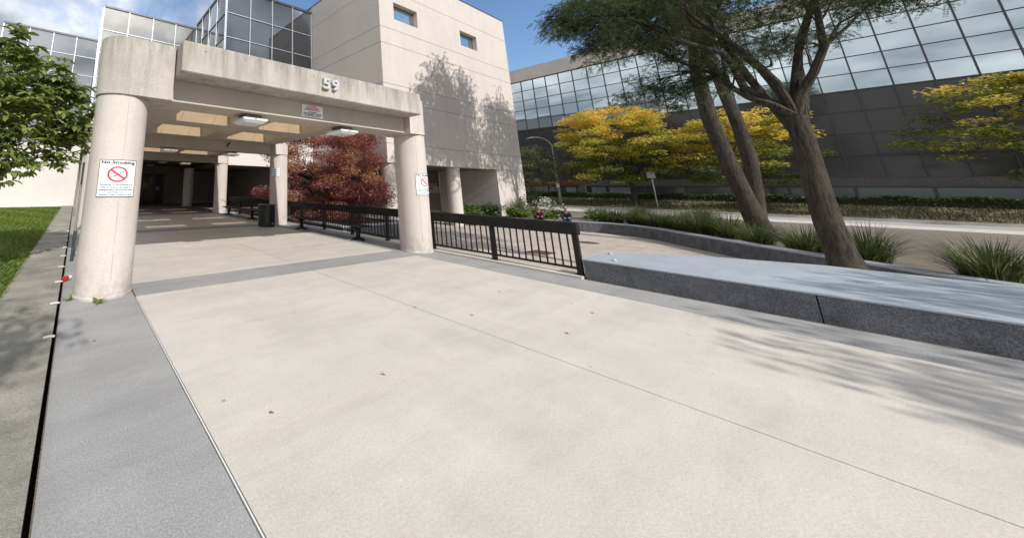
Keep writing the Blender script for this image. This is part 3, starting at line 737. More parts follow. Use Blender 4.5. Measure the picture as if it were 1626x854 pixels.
# ================================================================== SIGNS
def on_column(xc, yc, rad):
    """(u along the round column, v up, w outwards) with u=0 facing -Y"""
    def f(u, v, w):
        t = -PI/2+u/rad; q = rad+w
        return (xc+q*math.cos(t), yc+q*math.sin(t), v)
    return f
def strip(mb, place, u0, u1, v0, v1, w, n=1):
    vs = []; fs = []
    for i in range(n+1):
        u = u0+(u1-u0)*i/n; vs += [place(u, v0, w), place(u, v1, w)]
    for i in range(n): fs.append((2*i, 2*i+2, 2*i+3, 2*i+1))
    return mb.add(vs, fs)
def no_smoking(xc, label, uoff):
    place0 = on_column(xc, 6.05, CR)
    place = lambda u, v, w: place0(u+uoff, v, w)
    t = thing('no_smoking_sign', label, 'sign', (xc, 6.05-CR-0.01, 1.42), 0, 'no smoking signs on the front columns')
    hw, z0, z1 = 0.275, 1.425, 1.985
    b = MB(); n = 20
    vs = []; fs = []
    for i in range(n+1):
        u = -hw+2*hw*i/n
        vs += [place(u, z0, 0.002), place(u, z1, 0.002), place(u, z0, 0.007), place(u, z1, 0.007)]
    for i in range(n):
        a, c = 4*i, 4*i+4
        fs += [(a, c, c+1, a+1), (a+2, a+3, c+3, c+2), (a, a+2, c+2, c), (a+1, c+1, c+3, a+3)]
    fs += [(0, 1, 3, 2), (4*n, 4*n+2, 4*n+3, 4*n+1)]
    b.add(vs, fs); mesh_obj('panel', b, 'sign_white', t)
    b = MB(); e = 0.009; w = 0.0085
    strip(b, place, -hw, hw, z1-e, z1, w, n); strip(b, place, -hw, hw, z0, z0+e, w, n)
    strip(b, place, -hw, -hw+e, z0+e, z1-e, w); strip(b, place, hw-e, hw, z0+e, z1-e, w)
    mesh_obj('border', b, 'sign_black', t)
    zc = 1.765; ro, ri = 0.118, 0.094
    b = MB(); k = 48
    vs = []
    for i in range(k):
        a = 2*PI*i/k; kx = 1.22
        vs += [place(ro*kx*math.cos(a), zc+ro*math.sin(a), w), place(ri*kx*math.cos(a), zc+ri*math.sin(a), w)]
    b.add(vs, [(2*i, 2*((i+1) % k), 2*((i+1) % k)+1, 2*i+1) for i in range(k)])
    vs = []
    for i in range(7):
        s_ = -0.103+0.206*i/6; uu = s_*0.76*1.22; vv = -s_*0.66
        vs += [place(uu+0.009, zc+vv+0.011, w+0.001), place(uu-0.009, zc+vv-0.011, w+0.001)]
    b.add(vs, [(2*i, 2*i+2, 2*i+3, 2*i+1) for i in range(6)])
    mesh_obj('prohibition_ring', b, 'sign_red', t)
    b = MB()
    def seg(s0, s1, h):
        vs = []
        for s_ in (s0, s1):
            uu = s_*0.82*1.2; vv = s_*0.55-0.004
            vs += [place(uu-0.5*h, zc+vv+0.8*h, w-0.0005), place(uu+0.5*h, zc+vv-0.8*h, w-0.0005)]
        b.add(vs, [(0, 2, 3, 1)])
    seg(0.022, 0.083, 0.0085); seg(-0.052, -0.006, 0.0085); seg(-0.062, -0.056, 0.0085)
    for j, (dx, dz) in enumerate(((-0.075, 0.0), (-0.060, 0.016))):
        pts = [(dx+0.012*math.sin(q*1.1+j), zc+dz+0.012*q) for q in range(5)]
        vs = []
        for u, v in pts: vs += [place(u, v-0.02, w-0.0005), place(u+0.006, v-0.02, w-0.0005)]
        b.add(vs, [(2*i, 2*i+2, 2*i+3, 2*i+1) for i in range(4)])
    mesh_obj('cigarette', b, 'sign_black', t)
    b = text_mb('No Smoking', 0.066, lambda u, v, w_: place(u, 1.922+v*0.95, w), 0, 0.0024, 0.49)
    mesh_obj('heading_lettering', b, 'sign_black', t)
    b = MB()
    for i, (s_, wd) in enumerate((('Smoking is prohibited in', 0.47), ('this property except in', 0.43), ('designated smoking area', 0.48), ('contrary to', 0.22), ('Smoke Free Ontario Act.', 0.47))):
        text_mb(s_, 0.034, lambda u, v, w_, i=i: place(u, 1.597-0.0365*i+v, w), 0, 0.0012, wd, b)
    mesh_obj('body_lettering', b, 'sign_blue', t)
    return t
no_smoking(XL, 'white no smoking sign with red ring wrapped round the large left column', 0.0)
no_smoking(XR, 'white no smoking sign half turned away on the right front column', 0.0)
t = thing('warning_sign', 'small white sign with red and black lines under number 59', 'sign', (4.33, 5.79, 3.1))
b = MB(); b.box(4.045, 4.62, 5.775, 5.792, 3.115, 3.385); mesh_obj('panel', b, 'sign_white', t)
pl = lambda z, k=1: (lambda u, v, w: (4.333+u, 5.772, z+v))
def print_lines(z0, rows, mb):
    for i, wd in enumerate(rows):
        u = -wd/2
        while u < wd/2-0.01:
            w_ = random.choice((0.012, 0.018, 0.018, 0.024)); z = z0-0.029*i
            mb.box(4.333+u, 4.333+u+w_, 5.772, 5.7745, z+random.choice((0, 0, 0.004)), z+0.019); u += w_+random.choice((0.006, 0.006, 0.006, 0.018))
    return mb
mesh_obj('red_lettering', print_lines(3.350, (0.20, 0.36, 0.36, 0.47), MB()), 'sign_red', t)
mesh_obj('black_lettering', print_lines(3.218, (0.24, 0.48, 0.50, 0.42), MB()), 'sign_black', t)
t = thing('notice_sign', 'small blue and white notice sign on the second right column', 'sign', (XR-0.3, 12.8, 2.04))
p0 = on_column(XR, 13.15, CR)
b = MB(); u_ = -0.36
strip(b, p0, u_-0.19, u_+0.19, 2.05, 2.47, 0.006, 8); mesh_obj('panel', b, 'sign_white', t)
b = MB()
for i in range(5): strip(b, p0, u_-0.185, u_+0.185, 2.055+0.095*i, 2.075+0.095*i, 0.008, 6)
for i in range(4): strip(b, p0, u_-0.03, u_+0.05, 2.08+0.095*i, 2.13+0.095*i, 0.008, 3)
mesh_obj('lettering', b, 'sign_blue', t)
b = MB(); p0 = on_column(XR, 20.3, CR)
for i in range(9):
    u_ = -0.12+0.05*i+random.uniform(-0.01, 0.01); v_ = 0.78-0.03*i+random.uniform(-0.05, 0.05)
    vs = []
    for j in range(5): vs += [p0(u_+0.03*math.sin(j*1.7+i), v_+0.03*j, 0.003), p0(u_+0.03*math.sin(j*1.7+i)+0.018, v_+0.03*j, 0.003)]
    b.add(vs, [(2*j, 2*j+2, 2*j+3, 2*j+1) for j in range(4)])
mesh_obj('graffiti', b, 'graffiti_ink', can)
b = MB(); b.tube([(5.2, 12.84, 3.22), (5.2, 12.74, 3.30), (5.28, 12.70, 3.36)], [0.03, 0.035, 0.03], 8)
cam_ob = mesh_obj('bracket', b, 'black_metal'); tag(cam_ob, 'small dark bracket fixed to the second canopy beam', 'bracket')

# ================================================================== RAILING
def railing(name, label, y0, posts, y1, end=False):
    t = thing(name, label, 'railing', (8.42, y0, 0.03), 0, 'black railings along the walkway edge')
    b = MB(); b.bbox(8.35, 8.49, y0, y1, 0.755, 0.985, 0.012); mesh_obj('top_rail', b, 'dark_wood', t)
    b = MB(); b.box(8.40, 8.44, y0+0.03, y1, 0.12, 0.16); mesh_obj('bottom_rail', b, 'black_metal', t)
    bal = None
    for i, p in enumerate(posts):
        b = MB(); b.box(8.378, 8.462, p-0.042, p+0.042, 0.03, 0.754); b.box(8.35, 8.49, p-0.07, p+0.07, 0.031, 0.043); mesh_obj('post', b, 'black_metal', t)
        if i+1 < len(posts):
            q = posts[i+1]
            for k in range(1, 12):
                y = p+(q-p)*k/12
                if bal is None:
                    b = MB(); b.box(-0.011, 0.011, -0.011, 0.011, 0.161, 0.754)
                    bal = mesh_obj('baluster', b, 'black_metal'); first = bal
                    bal.parent = t; WL[bal.name] = wloc(t)
                    bal.location = Vector((8.42, y, 0))-wloc(t); continue
                c = first.copy(); COL.objects.link(c); c.parent = t; c.location = Vector((8.42, y, 0))-wloc(t)
    return t
pp = [2.83, 4.36, 5.9, 7.45, 9.0, 10.55, 12.1, 13.6]
railing('guard_railing', 'black railing with thick timber top beam from the low wall past the bench', 2.76, pp, 13.66)
railing('guard_railing', 'black railing continuing beyond the second right column behind the bin', 13.67, [13.76, 15.3, 16.85, 18.4, 19.85], 19.9)

# ================================================================== BENCHES, BIN
def bench():
    t = thing('bench', 'long black slatted metal bench in the sun below the railing', 'bench', (7.78, 7.75, 0), 0, 'black metal benches along the right side')
    L = 3.75
    b = MB()
    for k in range(7): b.box(-0.235+k*0.07, -0.235+k*0.07+0.045, 0, L, 0.435, 0.452)
    for k in range(26): b.box(-0.235, 0.23, 0.03+k*0.1475, 0.055+k*0.1475, 0.427, 0.4345)
    mesh_obj('seat', b, 'black_metal', t, True)
    b = MB(); b.tube([(-0.25, 0, 0.435), (-0.25, L, 0.435)], 0.018, 8); b.tube([(0.26, 0, 0.435), (0.26, L, 0.435)], 0.018, 8)
    b.tube([(-0.25, 0, 0.435), (0.26, 0, 0.435)], 0.018, 8); b.tube([(-0.25, L, 0.435), (0.26, L, 0.435)], 0.018, 8)
    mesh_obj('seat_frame', b, 'black_metal', t, True)
    for y in (0.32, L-0.35):
        b = MB(); b.box(-0.05, 0.05, y-0.05, y+0.05, 0.03, 0.426)
        b.tube([(0, y-0.26, 0.02), (0, y-0.1, 0.05), (0, y, 0.12), (0, y+0.1, 0.05), (0, y+0.26, 0.02)], [0.022, 0.03, 0.045, 0.03, 0.022], 8)
        b.tube([(-0.24, y, 0.42), (-0.1, y, 0.36), (0, y, 0.27), (0.1, y, 0.36), (0.24, y, 0.42)], [0.02, 0.025, 0.03, 0.025, 0.02], 8)
        b.tube([(-0.28, y, 0.02), (-0.1, y, 0.05), (0, y, 0.12), (0.1, y, 0.05), (0.28, y, 0.02)], [0.022, 0.03, 0.045, 0.03, 0.022], 8)
        mesh_obj('leg', b, 'black_metal', t, True)
    return t
bn_ = bench()
copy_thing(bn_, (7.8, 15.2, 0), 'long black metal bench in the shade behind the litter bin')
t = thing('litter_bin', 'round black litter bin in front of the second right column', 'bin', (6.98, 12.55, 0))
b = MB()
for k in range(40):
    a = 2*PI*k/40; b.add([(0.355*math.cos(a+d)*s_, 0.355*math.sin(a+d)*s_, z) for z in (0.05, 0.80) for d, s_ in ((-0.055, 1), (0.055, 1), (0.055, 0.965), (-0.055, 0.965))],
        [(0, 1, 5, 4), (1, 2, 6, 5), (2, 3, 7, 6), (3, 0, 4, 7), (4, 5, 6, 7), (3, 2, 1, 0)])
b.lathe(0, 0, [(0.33, 0.03), (0.34, 0.05), (0.34, 0.8), (0.33, 0.82)], 40)
mesh_obj('body', b, 'bin_black', t, True)
b = MB(); b.lathe(0, 0, [(0.375, 0.80), (0.385, 0.82), (0.385, 0.87), (0.36, 0.89), (0.23, 0.895), (0.20, 0.86)], 40); mesh_obj('lid', b, 'bin_black', t, True, True)
b = MB(); b.lathe(0, 0, [(0.34, 0.0), (0.36, 0.005), (0.36, 0.05), (0.34, 0.055)], 40); mesh_obj('base', b, 'bin_black', t, True)
b = MB(); b.box(0.05, 0.09, -0.367, -0.362, 0.12, 0.15); mesh_obj('sticker', b, 'sign_white', t, True)

# ================================================================== LOW WALLS, PLANTERS, COVERS
t = thing('low_wall', 'blue grey rendered low wall with paler top at the railing end', 'wall', (8.33, 2.74, 0))
poly = [(8.33, 2.74), (8.33, -4.5), (11.6, -4.5), (11.6, 0.4), (11.0, 1.55), (9.62, 2.74)]
for y0, y1 in ((2.74, 0.42), (0.41, -1.9), (-1.91, -4.5)):
    pl_ = [(8.33, y0), (8.33, y1), (11.6, y1), (11.6, y0)] if y0 < 2 else [(8.33, 2.74), (8.33, y1), (11.6, y1), (11.0, 1.55), (9.62, 2.74)]
    b = MB(); b.prism(pl_, -0.8, 0.315); mesh_obj('body', b, 'blue_grey_render', t)
inner = [(8.32, 2.752), (8.32, -4.51), (11.612, -4.51), (11.612, 0.4), (11.01, 1.56), (9.63, 2.752)]
b = MB(); b.prism(inner, 0.317, 0.337); mesh_obj('coping', b, 'blue_grey_coping', t)
def wall_along(path, th, z0, z1, name, label, cat, cop=0.05):
    L_, Rr = [], []
    for i, p in enumerate(path):
        a = Vector(path[max(i-1, 0)]); c = Vector(path[min(i+1, len(path)-1)]); d = (c-a).normalized(); nn = Vector((-d.y, d.x))
        L_.append(Vector(p)); Rr.append(Vector(p)+nn*th)
    t = thing(name, label, cat, (path[0][0], path[0][1], z0))
    for nm, za, zb, mat, e in (('body', z0, z1-cop-0.002, 'blue_grey_render', 0), ('coping', z1-cop, z1, 'blue_grey_coping', 0.015)):
        b = MB(); vs = []; fs = []
        for i in range(len(path)):
            n2 = (Rr[i]-L_[i]).normalized()
            l = L_[i]-n2*e; r_ = Rr[i]+n2*e
            vs += [(l.x, l.y, za), (r_.x, r_.y, za), (r_.x, r_.y, zb), (l.x, l.y, zb)]
        for i in range(len(path)-1):
            o_ = 4*i; fs += [(o_+k, o_+(k+1) % 4, o_+4+(k+1) % 4, o_+4+k) for k in range(4)]
        fs += [(0, 1, 2, 3), tuple(4*(len(path)-1)+k for k in (3, 2, 1, 0))]
        b.add(vs, fs); mesh_obj(nm, b, mat, t)
    return t
wall_along(PATH[::1], 0.42, -0.8, -0.22, 'planter_wall', 'curved blue grey planter wall along the far side of the plaza', 'wall')
t = thing('tree_planter', 'blue grey square planter holding the red maple behind the railing', 'planter', (12.4, 14.2, -0.8))
b = MB()
x0, x1, y0, y1, th = 10.3, 15.0, 11.6, 17.0, 0.35
for a in ((x0, x1, y0, y0+th), (x0, x1, y1-th, y1), (x0, x0+th, y0+th+0.002, y1-th-0.002), (x1-th, x1, y0+th+0.002, y1-th-0.002)): b.box(*a, -0.8, -0.12)
mesh_obj('body', b, 'blue_grey_render', t)
b = MB()
for a in ((x0-.02, x1+.02, y0-.02, y0+th), (x0-.02, x1+.02, y1-th, y1+.02), (x0-.02, x0+th, y0+th+0.002, y1-th-0.002), (x1-th, x1+.02, y0+th+0.002, y1-th-0.002)): b.box(*a, -0.118, -0.06)
mesh_obj('coping', b, 'blue_grey_coping', t)
b = MB(); b.box(x0+th, x1-th, y0+th, y1-th, -0.5, -0.2); mesh_obj('soil', b, 'dirt', t)
t = tag(mesh_obj('manhole_cover', MB().lathe(20.9, 6.6, [(0.42, -0.8), (0.42, -0.792), (0.36, -0.789), (0.355, -0.793), (0.05, -0.793)], 36), 'manhole_rust'), 'round rusty manhole cover in the plaza near the railing end', 'manhole cover')
b = MB(); b.bbox(15.45, 16.35, 6.15, 6.85, -0.802, -0.785, 0.004)
for k in range(6): b.box(15.55+k*0.13, 15.62+k*0.13, 6.22, 6.78, -0.786, -0.781)
tag(mesh_obj('drain_cover', b, 'manhole_rust'), 'rusty rectangular drain cover seen through the railing bars', 'drain cover')

# ---- small things by the left column
for i in range(9):
    y = 4.45+1.155*i
    b = MB(); vs = []
    for k in range(6):
        tt = k/5; xx = -0.115+0.105*tt; hh = 0.072+0.006*math.sin(PI*tt)
        vs += [(xx, y-0.012-0.006*math.sin(PI*tt), hh), (xx, y+0.014+0.03*tt*(1-tt), hh), (xx, y-0.012, hh-0.012), (xx, y+0.014, hh-0.012)]
    fs = []
    for k in range(5):
        o_ = 4*k; fs += [(o_, o_+4, o_+5, o_+1), (o_+2, o_+3, o_+7, o_+6), (o_, o_+2, o_+6, o_+4), (o_+1, o_+5, o_+7, o_+3)]
    b.add(vs, fs)
    tag(mesh_obj('kerb_clip', b, 'caulk_white'), 'white clip hooked over the edge of the mossy lawn kerb', 'clip', 'white clips along the lawn kerb')
t = thing('paper_cup', 'crushed red and white paper cup lying left of the column', 'cup', (-0.0, 7.02, 0.0))
cp_ = MB(); cp_.tube([(0.00, 7.0, 0.045), (0.055, 7.06, 0.045)], [0.042, 0.036], 14); mesh_obj('body', cp_, 'cup_red', t)
cp_ = MB(); cp_.tube([(0.057, 7.062, 0.045), (0.10, 7.11, 0.042)], [0.036, 0.03], 14); mesh_obj('rim', cp_, 'paper_white', t)
t = thing('metal_post', 'slim grey metal post with dark sleeve behind the left column', 'post', (0.1, 8.75, 0))
b = MB(); b.cyl(0.1, 8.75, 0.62, 2.1, 0.022, 14); mesh_obj('pole', b, 'galvanised', t)
b = MB(); b.cyl(0.1, 8.75, 0.0, 0.62, 0.034, 14); b.cyl(0.1, 8.75, 0.45, 0.50, 0.045, 14); mesh_obj('sleeve', b, 'green_pipe', t)
def weed(x, y, s_, n, label):
    t = thing('weed', label, 'weed', (x, y, 0.0), 0, 'weeds at the foot of the left column')
    P = np.tile([x, y, 0.005], (n, 1)); a = rng.random(n)*2*PI
    D = nrm(np.stack([np.cos(a), np.sin(a)-0.35, 0.25+0.5*rng.random(n)], 1)); Nn = nrm(np.array([0, 0, 1.0])+0.2*rng.normal(0, 1, (n, 3)))
    V, k = big_leaf(P, D, Nn, s_*(0.7+0.6*rng.random(n)), s_*0.36*np.ones(n)); soup('foliage', V, np.tile(0.55+0.4*rng.random(n), k), 'hosta_leaf', t)
weed(0.45, 5.56, 0.11, 11, 'green weed growing at the front foot of the left column')
weed(0.10, 5.93, 0.09, 9, 'small green weed at the left foot of the left column')
for i, (x, y) in enumerate(((4.6, 2.75), (5.0, 1.9), (2.5, 2.35), (1.4, 2.4), (6.0, 3.1), (3.5, 4.9), (2.1, 8.3), (6.1, 2.0), (0.35, 4.3), (4.2, 3.3))):
    a = random.random()*6; b = MB(); c_, s_ = math.cos(a), math.sin(a); pts = [(-0.022, 0, 0.003), (-0.006, 0.013, 0.009), (0.022, 0.003, 0.004), (0.0, -0.014, 0.010)]
    b.add([(x+px*c_-py*s_, y+px*s_+py*c_, pz) for px, py, pz in pts]+[(x+px*c_-py*s_, y+px*s_+py*c_, pz-0.002) for px, py, pz in pts], [(0, 1, 2, 3), (7, 6, 5, 4), (0, 4, 5, 1), (1, 5, 6, 2), (2, 6, 7, 3), (3, 7, 4, 0)])
    tag(mesh_obj('fallen_leaf', b, 'dead_leaf'), 'small dry brown leaf lying on the pale walkway', 'leaf', 'fallen leaves on the walkway')
for x, y, lab in ((9.45, 2.62, 'scrap of white paper at the far corner of the low wall top'), (8.62, 2.35, 'scrap of white paper near the front of the low wall top')):
    b = MB(); b.add([(x, y, 0.338), (x+0.08, y+0.02, 0.345), (x+0.07, y+0.08, 0.338), (x+0.01, y+0.06, 0.37), (x+0.04, y+0.03, 0.339)], [(0, 1, 3), (1, 2, 3), (0, 1, 4), (1, 2, 4), (2, 3, 4), (3, 0, 4)])
    tag(mesh_obj('paper_scrap', b, 'paper_white'), lab, 'litter')

# ================================================================== STREET LAMP, STREET SIGN
t = thing('street_lamp', 'tall grey street lamp with curved arm beside the concrete building', 'street lamp', (50.0, 17.6, 0.03))
b = MB(); b.tube([(50, 17.6, 0.03), (50, 17.6, 3), (50, 17.6, 6.6)], [0.14, 0.12, 0.09], 10); mesh_obj('pole', b, 'galvanised', t, smooth=True)
arm = [(50, 17.6, 6.6)]+[(50-0.25*(1-math.cos(a)), 17.6+1.7*(1-math.cos(a)), 6.6+1.55*math.sin(a)) for a in np.linspace(0.15, PI/2, 8)]
b = MB(); b.tube(arm, 0.07, 8); mesh_obj('arm', b, 'galvanised', t, smooth=True)
b = MB(); e = Vector(arm[-1]); b.tube([e, e+Vector((-0.08, 0.3, -0.02)), e+Vector((-0.16, 0.75, -0.1))], [0.08, 0.14, 0.05], 8); mesh_obj('lamp_head', b, 'galvanised', t, smooth=True)
b = MB(); b.box(49.8, 49.88, 17.45, 17.75, 1.9, 2.35); mesh_obj('plate', b, 'paper_white', t)
t = thing('street_sign', 'small parking sign on a thin grey post by the yellow tree', 'street sign', (49.0, 9.6, 0.0))
b = MB(); b.cyl(49.0, 9.6, -0.05, 3.5, 0.05, 10); mesh_obj('post', b, 'galvanised', t)
b = MB(); b.box(48.9, 48.94, 9.32, 9.88, 2.85, 3.45); mesh_obj('panel', b, 'notice_grey', t)

# ================================================================== PEOPLE
def skin_mesh(joints, edges, root=0, sub=2):
    me = bpy.data.meshes.new('figure'); me.from_pydata([j[0] for j in joints], edges, [])
    ob = bpy.data.objects.new('figure', me); COL.objects.link(ob)
    md = ob.modifiers.new('skin', 'SKIN'); md.use_smooth_shade = True
    for v, j in zip(me.skin_vertices[0].data, joints):
        r_ = j[1]; v.radius = r_ if isinstance(r_, tuple) else (r_, r_)
    for i, v in enumerate(me.skin_vertices[0].data): v.use_root = (i == root)
    sm = ob.modifiers.new('sub', 'SUBSURF'); sm.levels = sub; sm.render_levels = sub
    dg = bpy.context.evaluated_depsgraph_get(); res = bpy.data.meshes.new_from_object(ob.evaluated_get(dg))
    bpy.data.objects.remove(ob); bpy.data.meshes.remove(me)
    return res
def add_skin(name, joints, edges, mat, parent, root=0, sub=2):
    me = skin_mesh(joints, edges, root, sub); me.name = name; me.materials.clear(); me.materials.append(MATS[mat])
    o = bpy.data.objects.new(name, me); COL.objects.link(o); o.parent = parent; WL[o.name] = wloc(parent); return o
def person(loc, rz, label, top, legs, hair, knees, lean, holds=False):
    # seated figure facing +Y in its own space, seat at z = 0, feet on the paving 0.58 below
    t = thing('person', label, 'person', loc, rz, 'people sitting on the planter wall')
    l = lean
    J = [((0, 0, 0.10), (0.13, 0.09)), ((0, l*0.35, 0.30), (0.11, 0.08)), ((0, l*0.75, 0.46), (0.11, 0.07)), ((0, l*0.98, 0.565), 0.052), ((0, l*1.10+0.015, 0.635), (0.075, 0.075)), ((0, l*1.16+0.01, 0.72), (0.098, 0.115)), ((0, l*1.14, 0.80), (0.088, 0.105)), ((0, l*1.12, 0.845), (0.05, 0.06))]
    E_ = [(i, i+1) for i in range(7)]
    for s_ in (-1, 1):
        k = len(J); hx, hy_, hz = s_*0.07, l*0.7+0.38, 0.195
        J += [((s_*0.165, l*0.75, 0.46), 0.055), ((s_*0.225, l*0.75+0.06, 0.26), 0.042), ((s_*0.12, l*0.7+0.28, 0.20), 0.03), ((hx, hy_, hz), (0.032, 0.02))]
        E_ += [(2, k), (k, k+1), (k+1, k+2), (k+2, k+3)]
        for f, (fx, fl) in enumerate(((-0.026, 0.062), (-0.009, 0.074), (0.009, 0.07), (0.026, 0.055), (-0.05, 0.03))):
            m_ = len(J); fx *= s_*-1 if f == 4 else 1
            J += [((hx+fx, hy_+fl*0.6, hz+0.002), 0.0095), ((hx+fx*1.05, hy_+fl, hz-0.028), 0.008)]
            E_ += [(k+3, m_), (m_, m_+1)]
        k = len(J)
        J += [((s_*0.11, 0.05, 0.08), 0.09), ((s_*knees, 0.46, 0.12), 0.065), ((s_*knees*0.9, 0.44, -0.28), 0.05), ((s_*knees*0.9, 0.42, -0.48), 0.042), ((s_*knees*0.95, 0.58, -0.53), (0.04, 0.035))]
        E_ += [(0, k), (k, k+1), (k+1, k+2), (k+2, k+3), (k+3, k+4)]
    body = add_skin('body', J, E_, 'skin', t)
    vv = [v.co for v in body.data.vertices if v.co.z > 0.6]
    def face_y(x, z): return max(v.y for v in vv if abs(v.x-x) < 0.03 and abs(v.z-z) < 0.03)
    Jt = [((0, 0, 0.10), (0.175, 0.14)), ((0, l*0.35, 0.30), (0.175, 0.14)), ((0, l*0.72, 0.455), (0.175, 0.135)), ((0, l*0.95, 0.555), (0.08, 0.075))]; Et = [(0, 1), (1, 2), (2, 3)]
    for s_ in (-1, 1):
        k = len(Jt); Jt += [((s_*0.165, l*0.73, 0.45), 0.082), ((s_*0.225, l*0.75+0.06, 0.26), 0.062), ((s_*0.125, l*0.7+0.265, 0.203), 0.046)]; Et += [(2, k), (k, k+1), (k+1, k+2)]
    add_skin('jacket', Jt, Et, top, t)
    Jl = [((0, 0, 0.10), (0.17, 0.13))]; El = []
    for s_ in (-1, 1):
        k = len(Jl); Jl += [((s_*0.11, 0.06, 0.085), 0.105), ((s_*knees, 0.46, 0.12), 0.083), ((s_*knees*0.9, 0.44, -0.26), 0.07), ((s_*knees*0.9, 0.425, -0.46), 0.066)]; El += [(0, k), (k, k+1), (k+1, k+2), (k+2, k+3)]
    add_skin('trousers', Jl, El, legs, t)
    hc = l*1.13
    add_skin('hair', [((0, hc-0.055, 0.66), (0.085, 0.06)), ((0, hc-0.045, 0.76), (0.112, 0.10)), ((0, hc-0.01, 0.835), (0.108, 0.118)), ((0, hc+0.02, 0.875), (0.06, 0.075))], [(0, 1), (1, 2), (2, 3)], hair, t)
    for s_ in (-1, 1):
        add_skin('shoe', [((s_*knees*0.9, 0.41, -0.515), (0.05, 0.04)), ((s_*knees*0.93, 0.52, -0.535), (0.05, 0.038)), ((s_*knees*0.95, 0.63, -0.545), (0.04, 0.028))], [(0, 1), (1, 2)], 'cloth_black', t)
        y = face_y(s_*0.03, 0.735); b = MB(); b.tube([(s_*0.03, y-0.01, 0.735), (s_*0.03, y+0.001, 0.735)], [0.012, 0.008], 8); mesh_obj('eye', b, 'sign_black', t, True)
        b = MB(); b.bar((s_*0.016, y+0.001, 0.757), (s_*0.046, y-0.004, 0.755), 0.008, 0.006); mesh_obj('eyebrow', b, hair, t, True)
    y = face_y(0, 0.70)
    b = MB(); b.add([(-0.016, y-0.006, 0.69), (0.016, y-0.006, 0.69), (0, y+0.022, 0.695), (0, y-0.002, 0.745)], [(0, 1, 2), (0, 2, 3), (2, 1, 3), (0, 3, 1)]); mesh_obj('nose', b, 'skin', t, True)
    y = face_y(0, 0.655); b = MB(); b.bar((-0.024, y-0.002, 0.663), (0.024, y-0.002, 0.663), 0.008, 0.007); mesh_obj('mouth', b, 'cloth_red', t, True)
    return t
person((25.48, 10.25, -0.22), R(118), 'person in dark red jacket and black trousers sitting on planter wall', 'cloth_red', 'cloth_black', 'hair_dark', 0.16, 0.24)
person((25.95, 9.0, -0.22), R(112), 'person in black top and blue jeans leaning forward on planter wall', 'cloth_dark_blue', 'denim', 'hair_brown', 0.14, 0.30)

# ================================================================== VEGETATION
def tree(name, label, cat, base, fork, r, pads, leaf, bark, group=None, **kw):
    t = thing(name, label, cat, base, 0, group)
    b = MB(); wood(b, base, fork, r, pads, **kw)
    mesh_obj('trunk', b, bark, t, smooth=True)
    V, tn, mat = leaf(pads)
    soup('crown', V, tn, mat, t)
    return t
def pads_in(center, rad, n, pr, flat=0.55, inner=0.35, zmin=None):
    out = []; c = np.array(center); rr = np.array(rad); tries = 0
    while len(out) < n and tries < 4000:
        tries += 1
        d = nrm(rng.normal(0, 1, 3)); q = c+d*rr*(inner+(1-inner)*rng.random()**0.5)
        if zmin is not None and q[2] < zmin: continue
        if any(np.linalg.norm((q-np.array(o[:3]))/pr) < 0.55 for o in out): continue
        k = pr*rng.uniform(0.7, 1.25); out.append((*q, k, k, k*flat))
    return out
# ---- near broad-leaved tree at the left (drooping rosettes of large leaves)
def rosettes(pads, per, L0, mat, wfac=0.40):
    Ps, Ds, Ns, Ls, Ts = [], [], [], [], []
    for p in pads:
        c = np.array(p[:3]); s_ = np.array(p[3:6]); base_t = rng.normal(0.58, 0.16)
        for _ in range(int(per*p[3]*p[3]*4)):
            q = c+in_ball(1)[0]*s_; nl = rng.integers(5, 8); a0 = rng.random()*6.28
            out = nrm((q-c)*np.array([1, 1, 0.6])+np.array([0, 0, 0.25])+1e-3)
            for k in range(nl):
                a = a0+2*PI*k/nl+rng.normal(0, 0.25); d = np.array([math.cos(a), math.sin(a), -0.45+rng.normal(0, 0.25)])+out*0.55
                Ps.append(q); Ds.append(d); Ns.append(np.array([0, 0, 1.0])+0.3*d+rng.normal(0, 0.25, 3)); Ls.append(L0*rng.uniform(0.6, 1.15)); Ts.append(base_t+rng.normal(0, 0.18))
    P = np.array(Ps); D = nrm(np.array(Ds)); Nn = nrm(np.array(Ns)); L = np.array(Ls)
    V, k = big_leaf(P, D, Nn, L, L*wfac); return V, np.tile(np.array(Ts), k), mat
LP_ = [(-1.3,7.1,1.85,.5),(-1.0,7.2,2.75,.6),(-1.6,7.0,3.3,.6),(-0.3,7.7,2.7,.5),(-0.5,7.5,3.4,.5),(-1.75,6.9,2.9,.6),(-0.35,7.6,3.30,.55),(-0.05,7.9,2.95,.42),(-0.75,7.3,3.75,.5),(-1.35,7.0,3.95,.6),(-1.2,7.4,3.2,.65),(-0.65,7.6,2.75,.6),(-0.25,8.0,2.35,.45),
       (-0.9,7.3,2.25,.55),(-1.5,7.2,2.5,.65),(-0.45,7.9,2.05,.38),(-1.0,7.5,1.95,.42),(-1.55,7.0,2.0,.45),(-1.9,7.4,3.2,.7),(-2.3,7.8,4.2,.8),(-2.6,7.5,2.6,.7),(-1.5,8.4,4.0,.7),(-0.8,8.5,3.3,.6),(-1.8,8.8,3.0,.8),(-0.15,8.1,3.35,.34),(-0.05,8.0,2.55,.36),(-0.7,7.0,3.0,.45)]
tree('leafy_tree', 'bright green broad leaved tree overhanging the lawn left of the column', 'tree', (-3.1, 8.3, 0.0), (-2.9, 8.2, 1.7), 0.14, [(x, y, z, r_, r_, r_*0.6) for x, y, z, r_ in LP_],
     lambda p: rosettes(p, 38, 0.185, 'green_leaf', 0.46), 'bark_grey', sub=3)
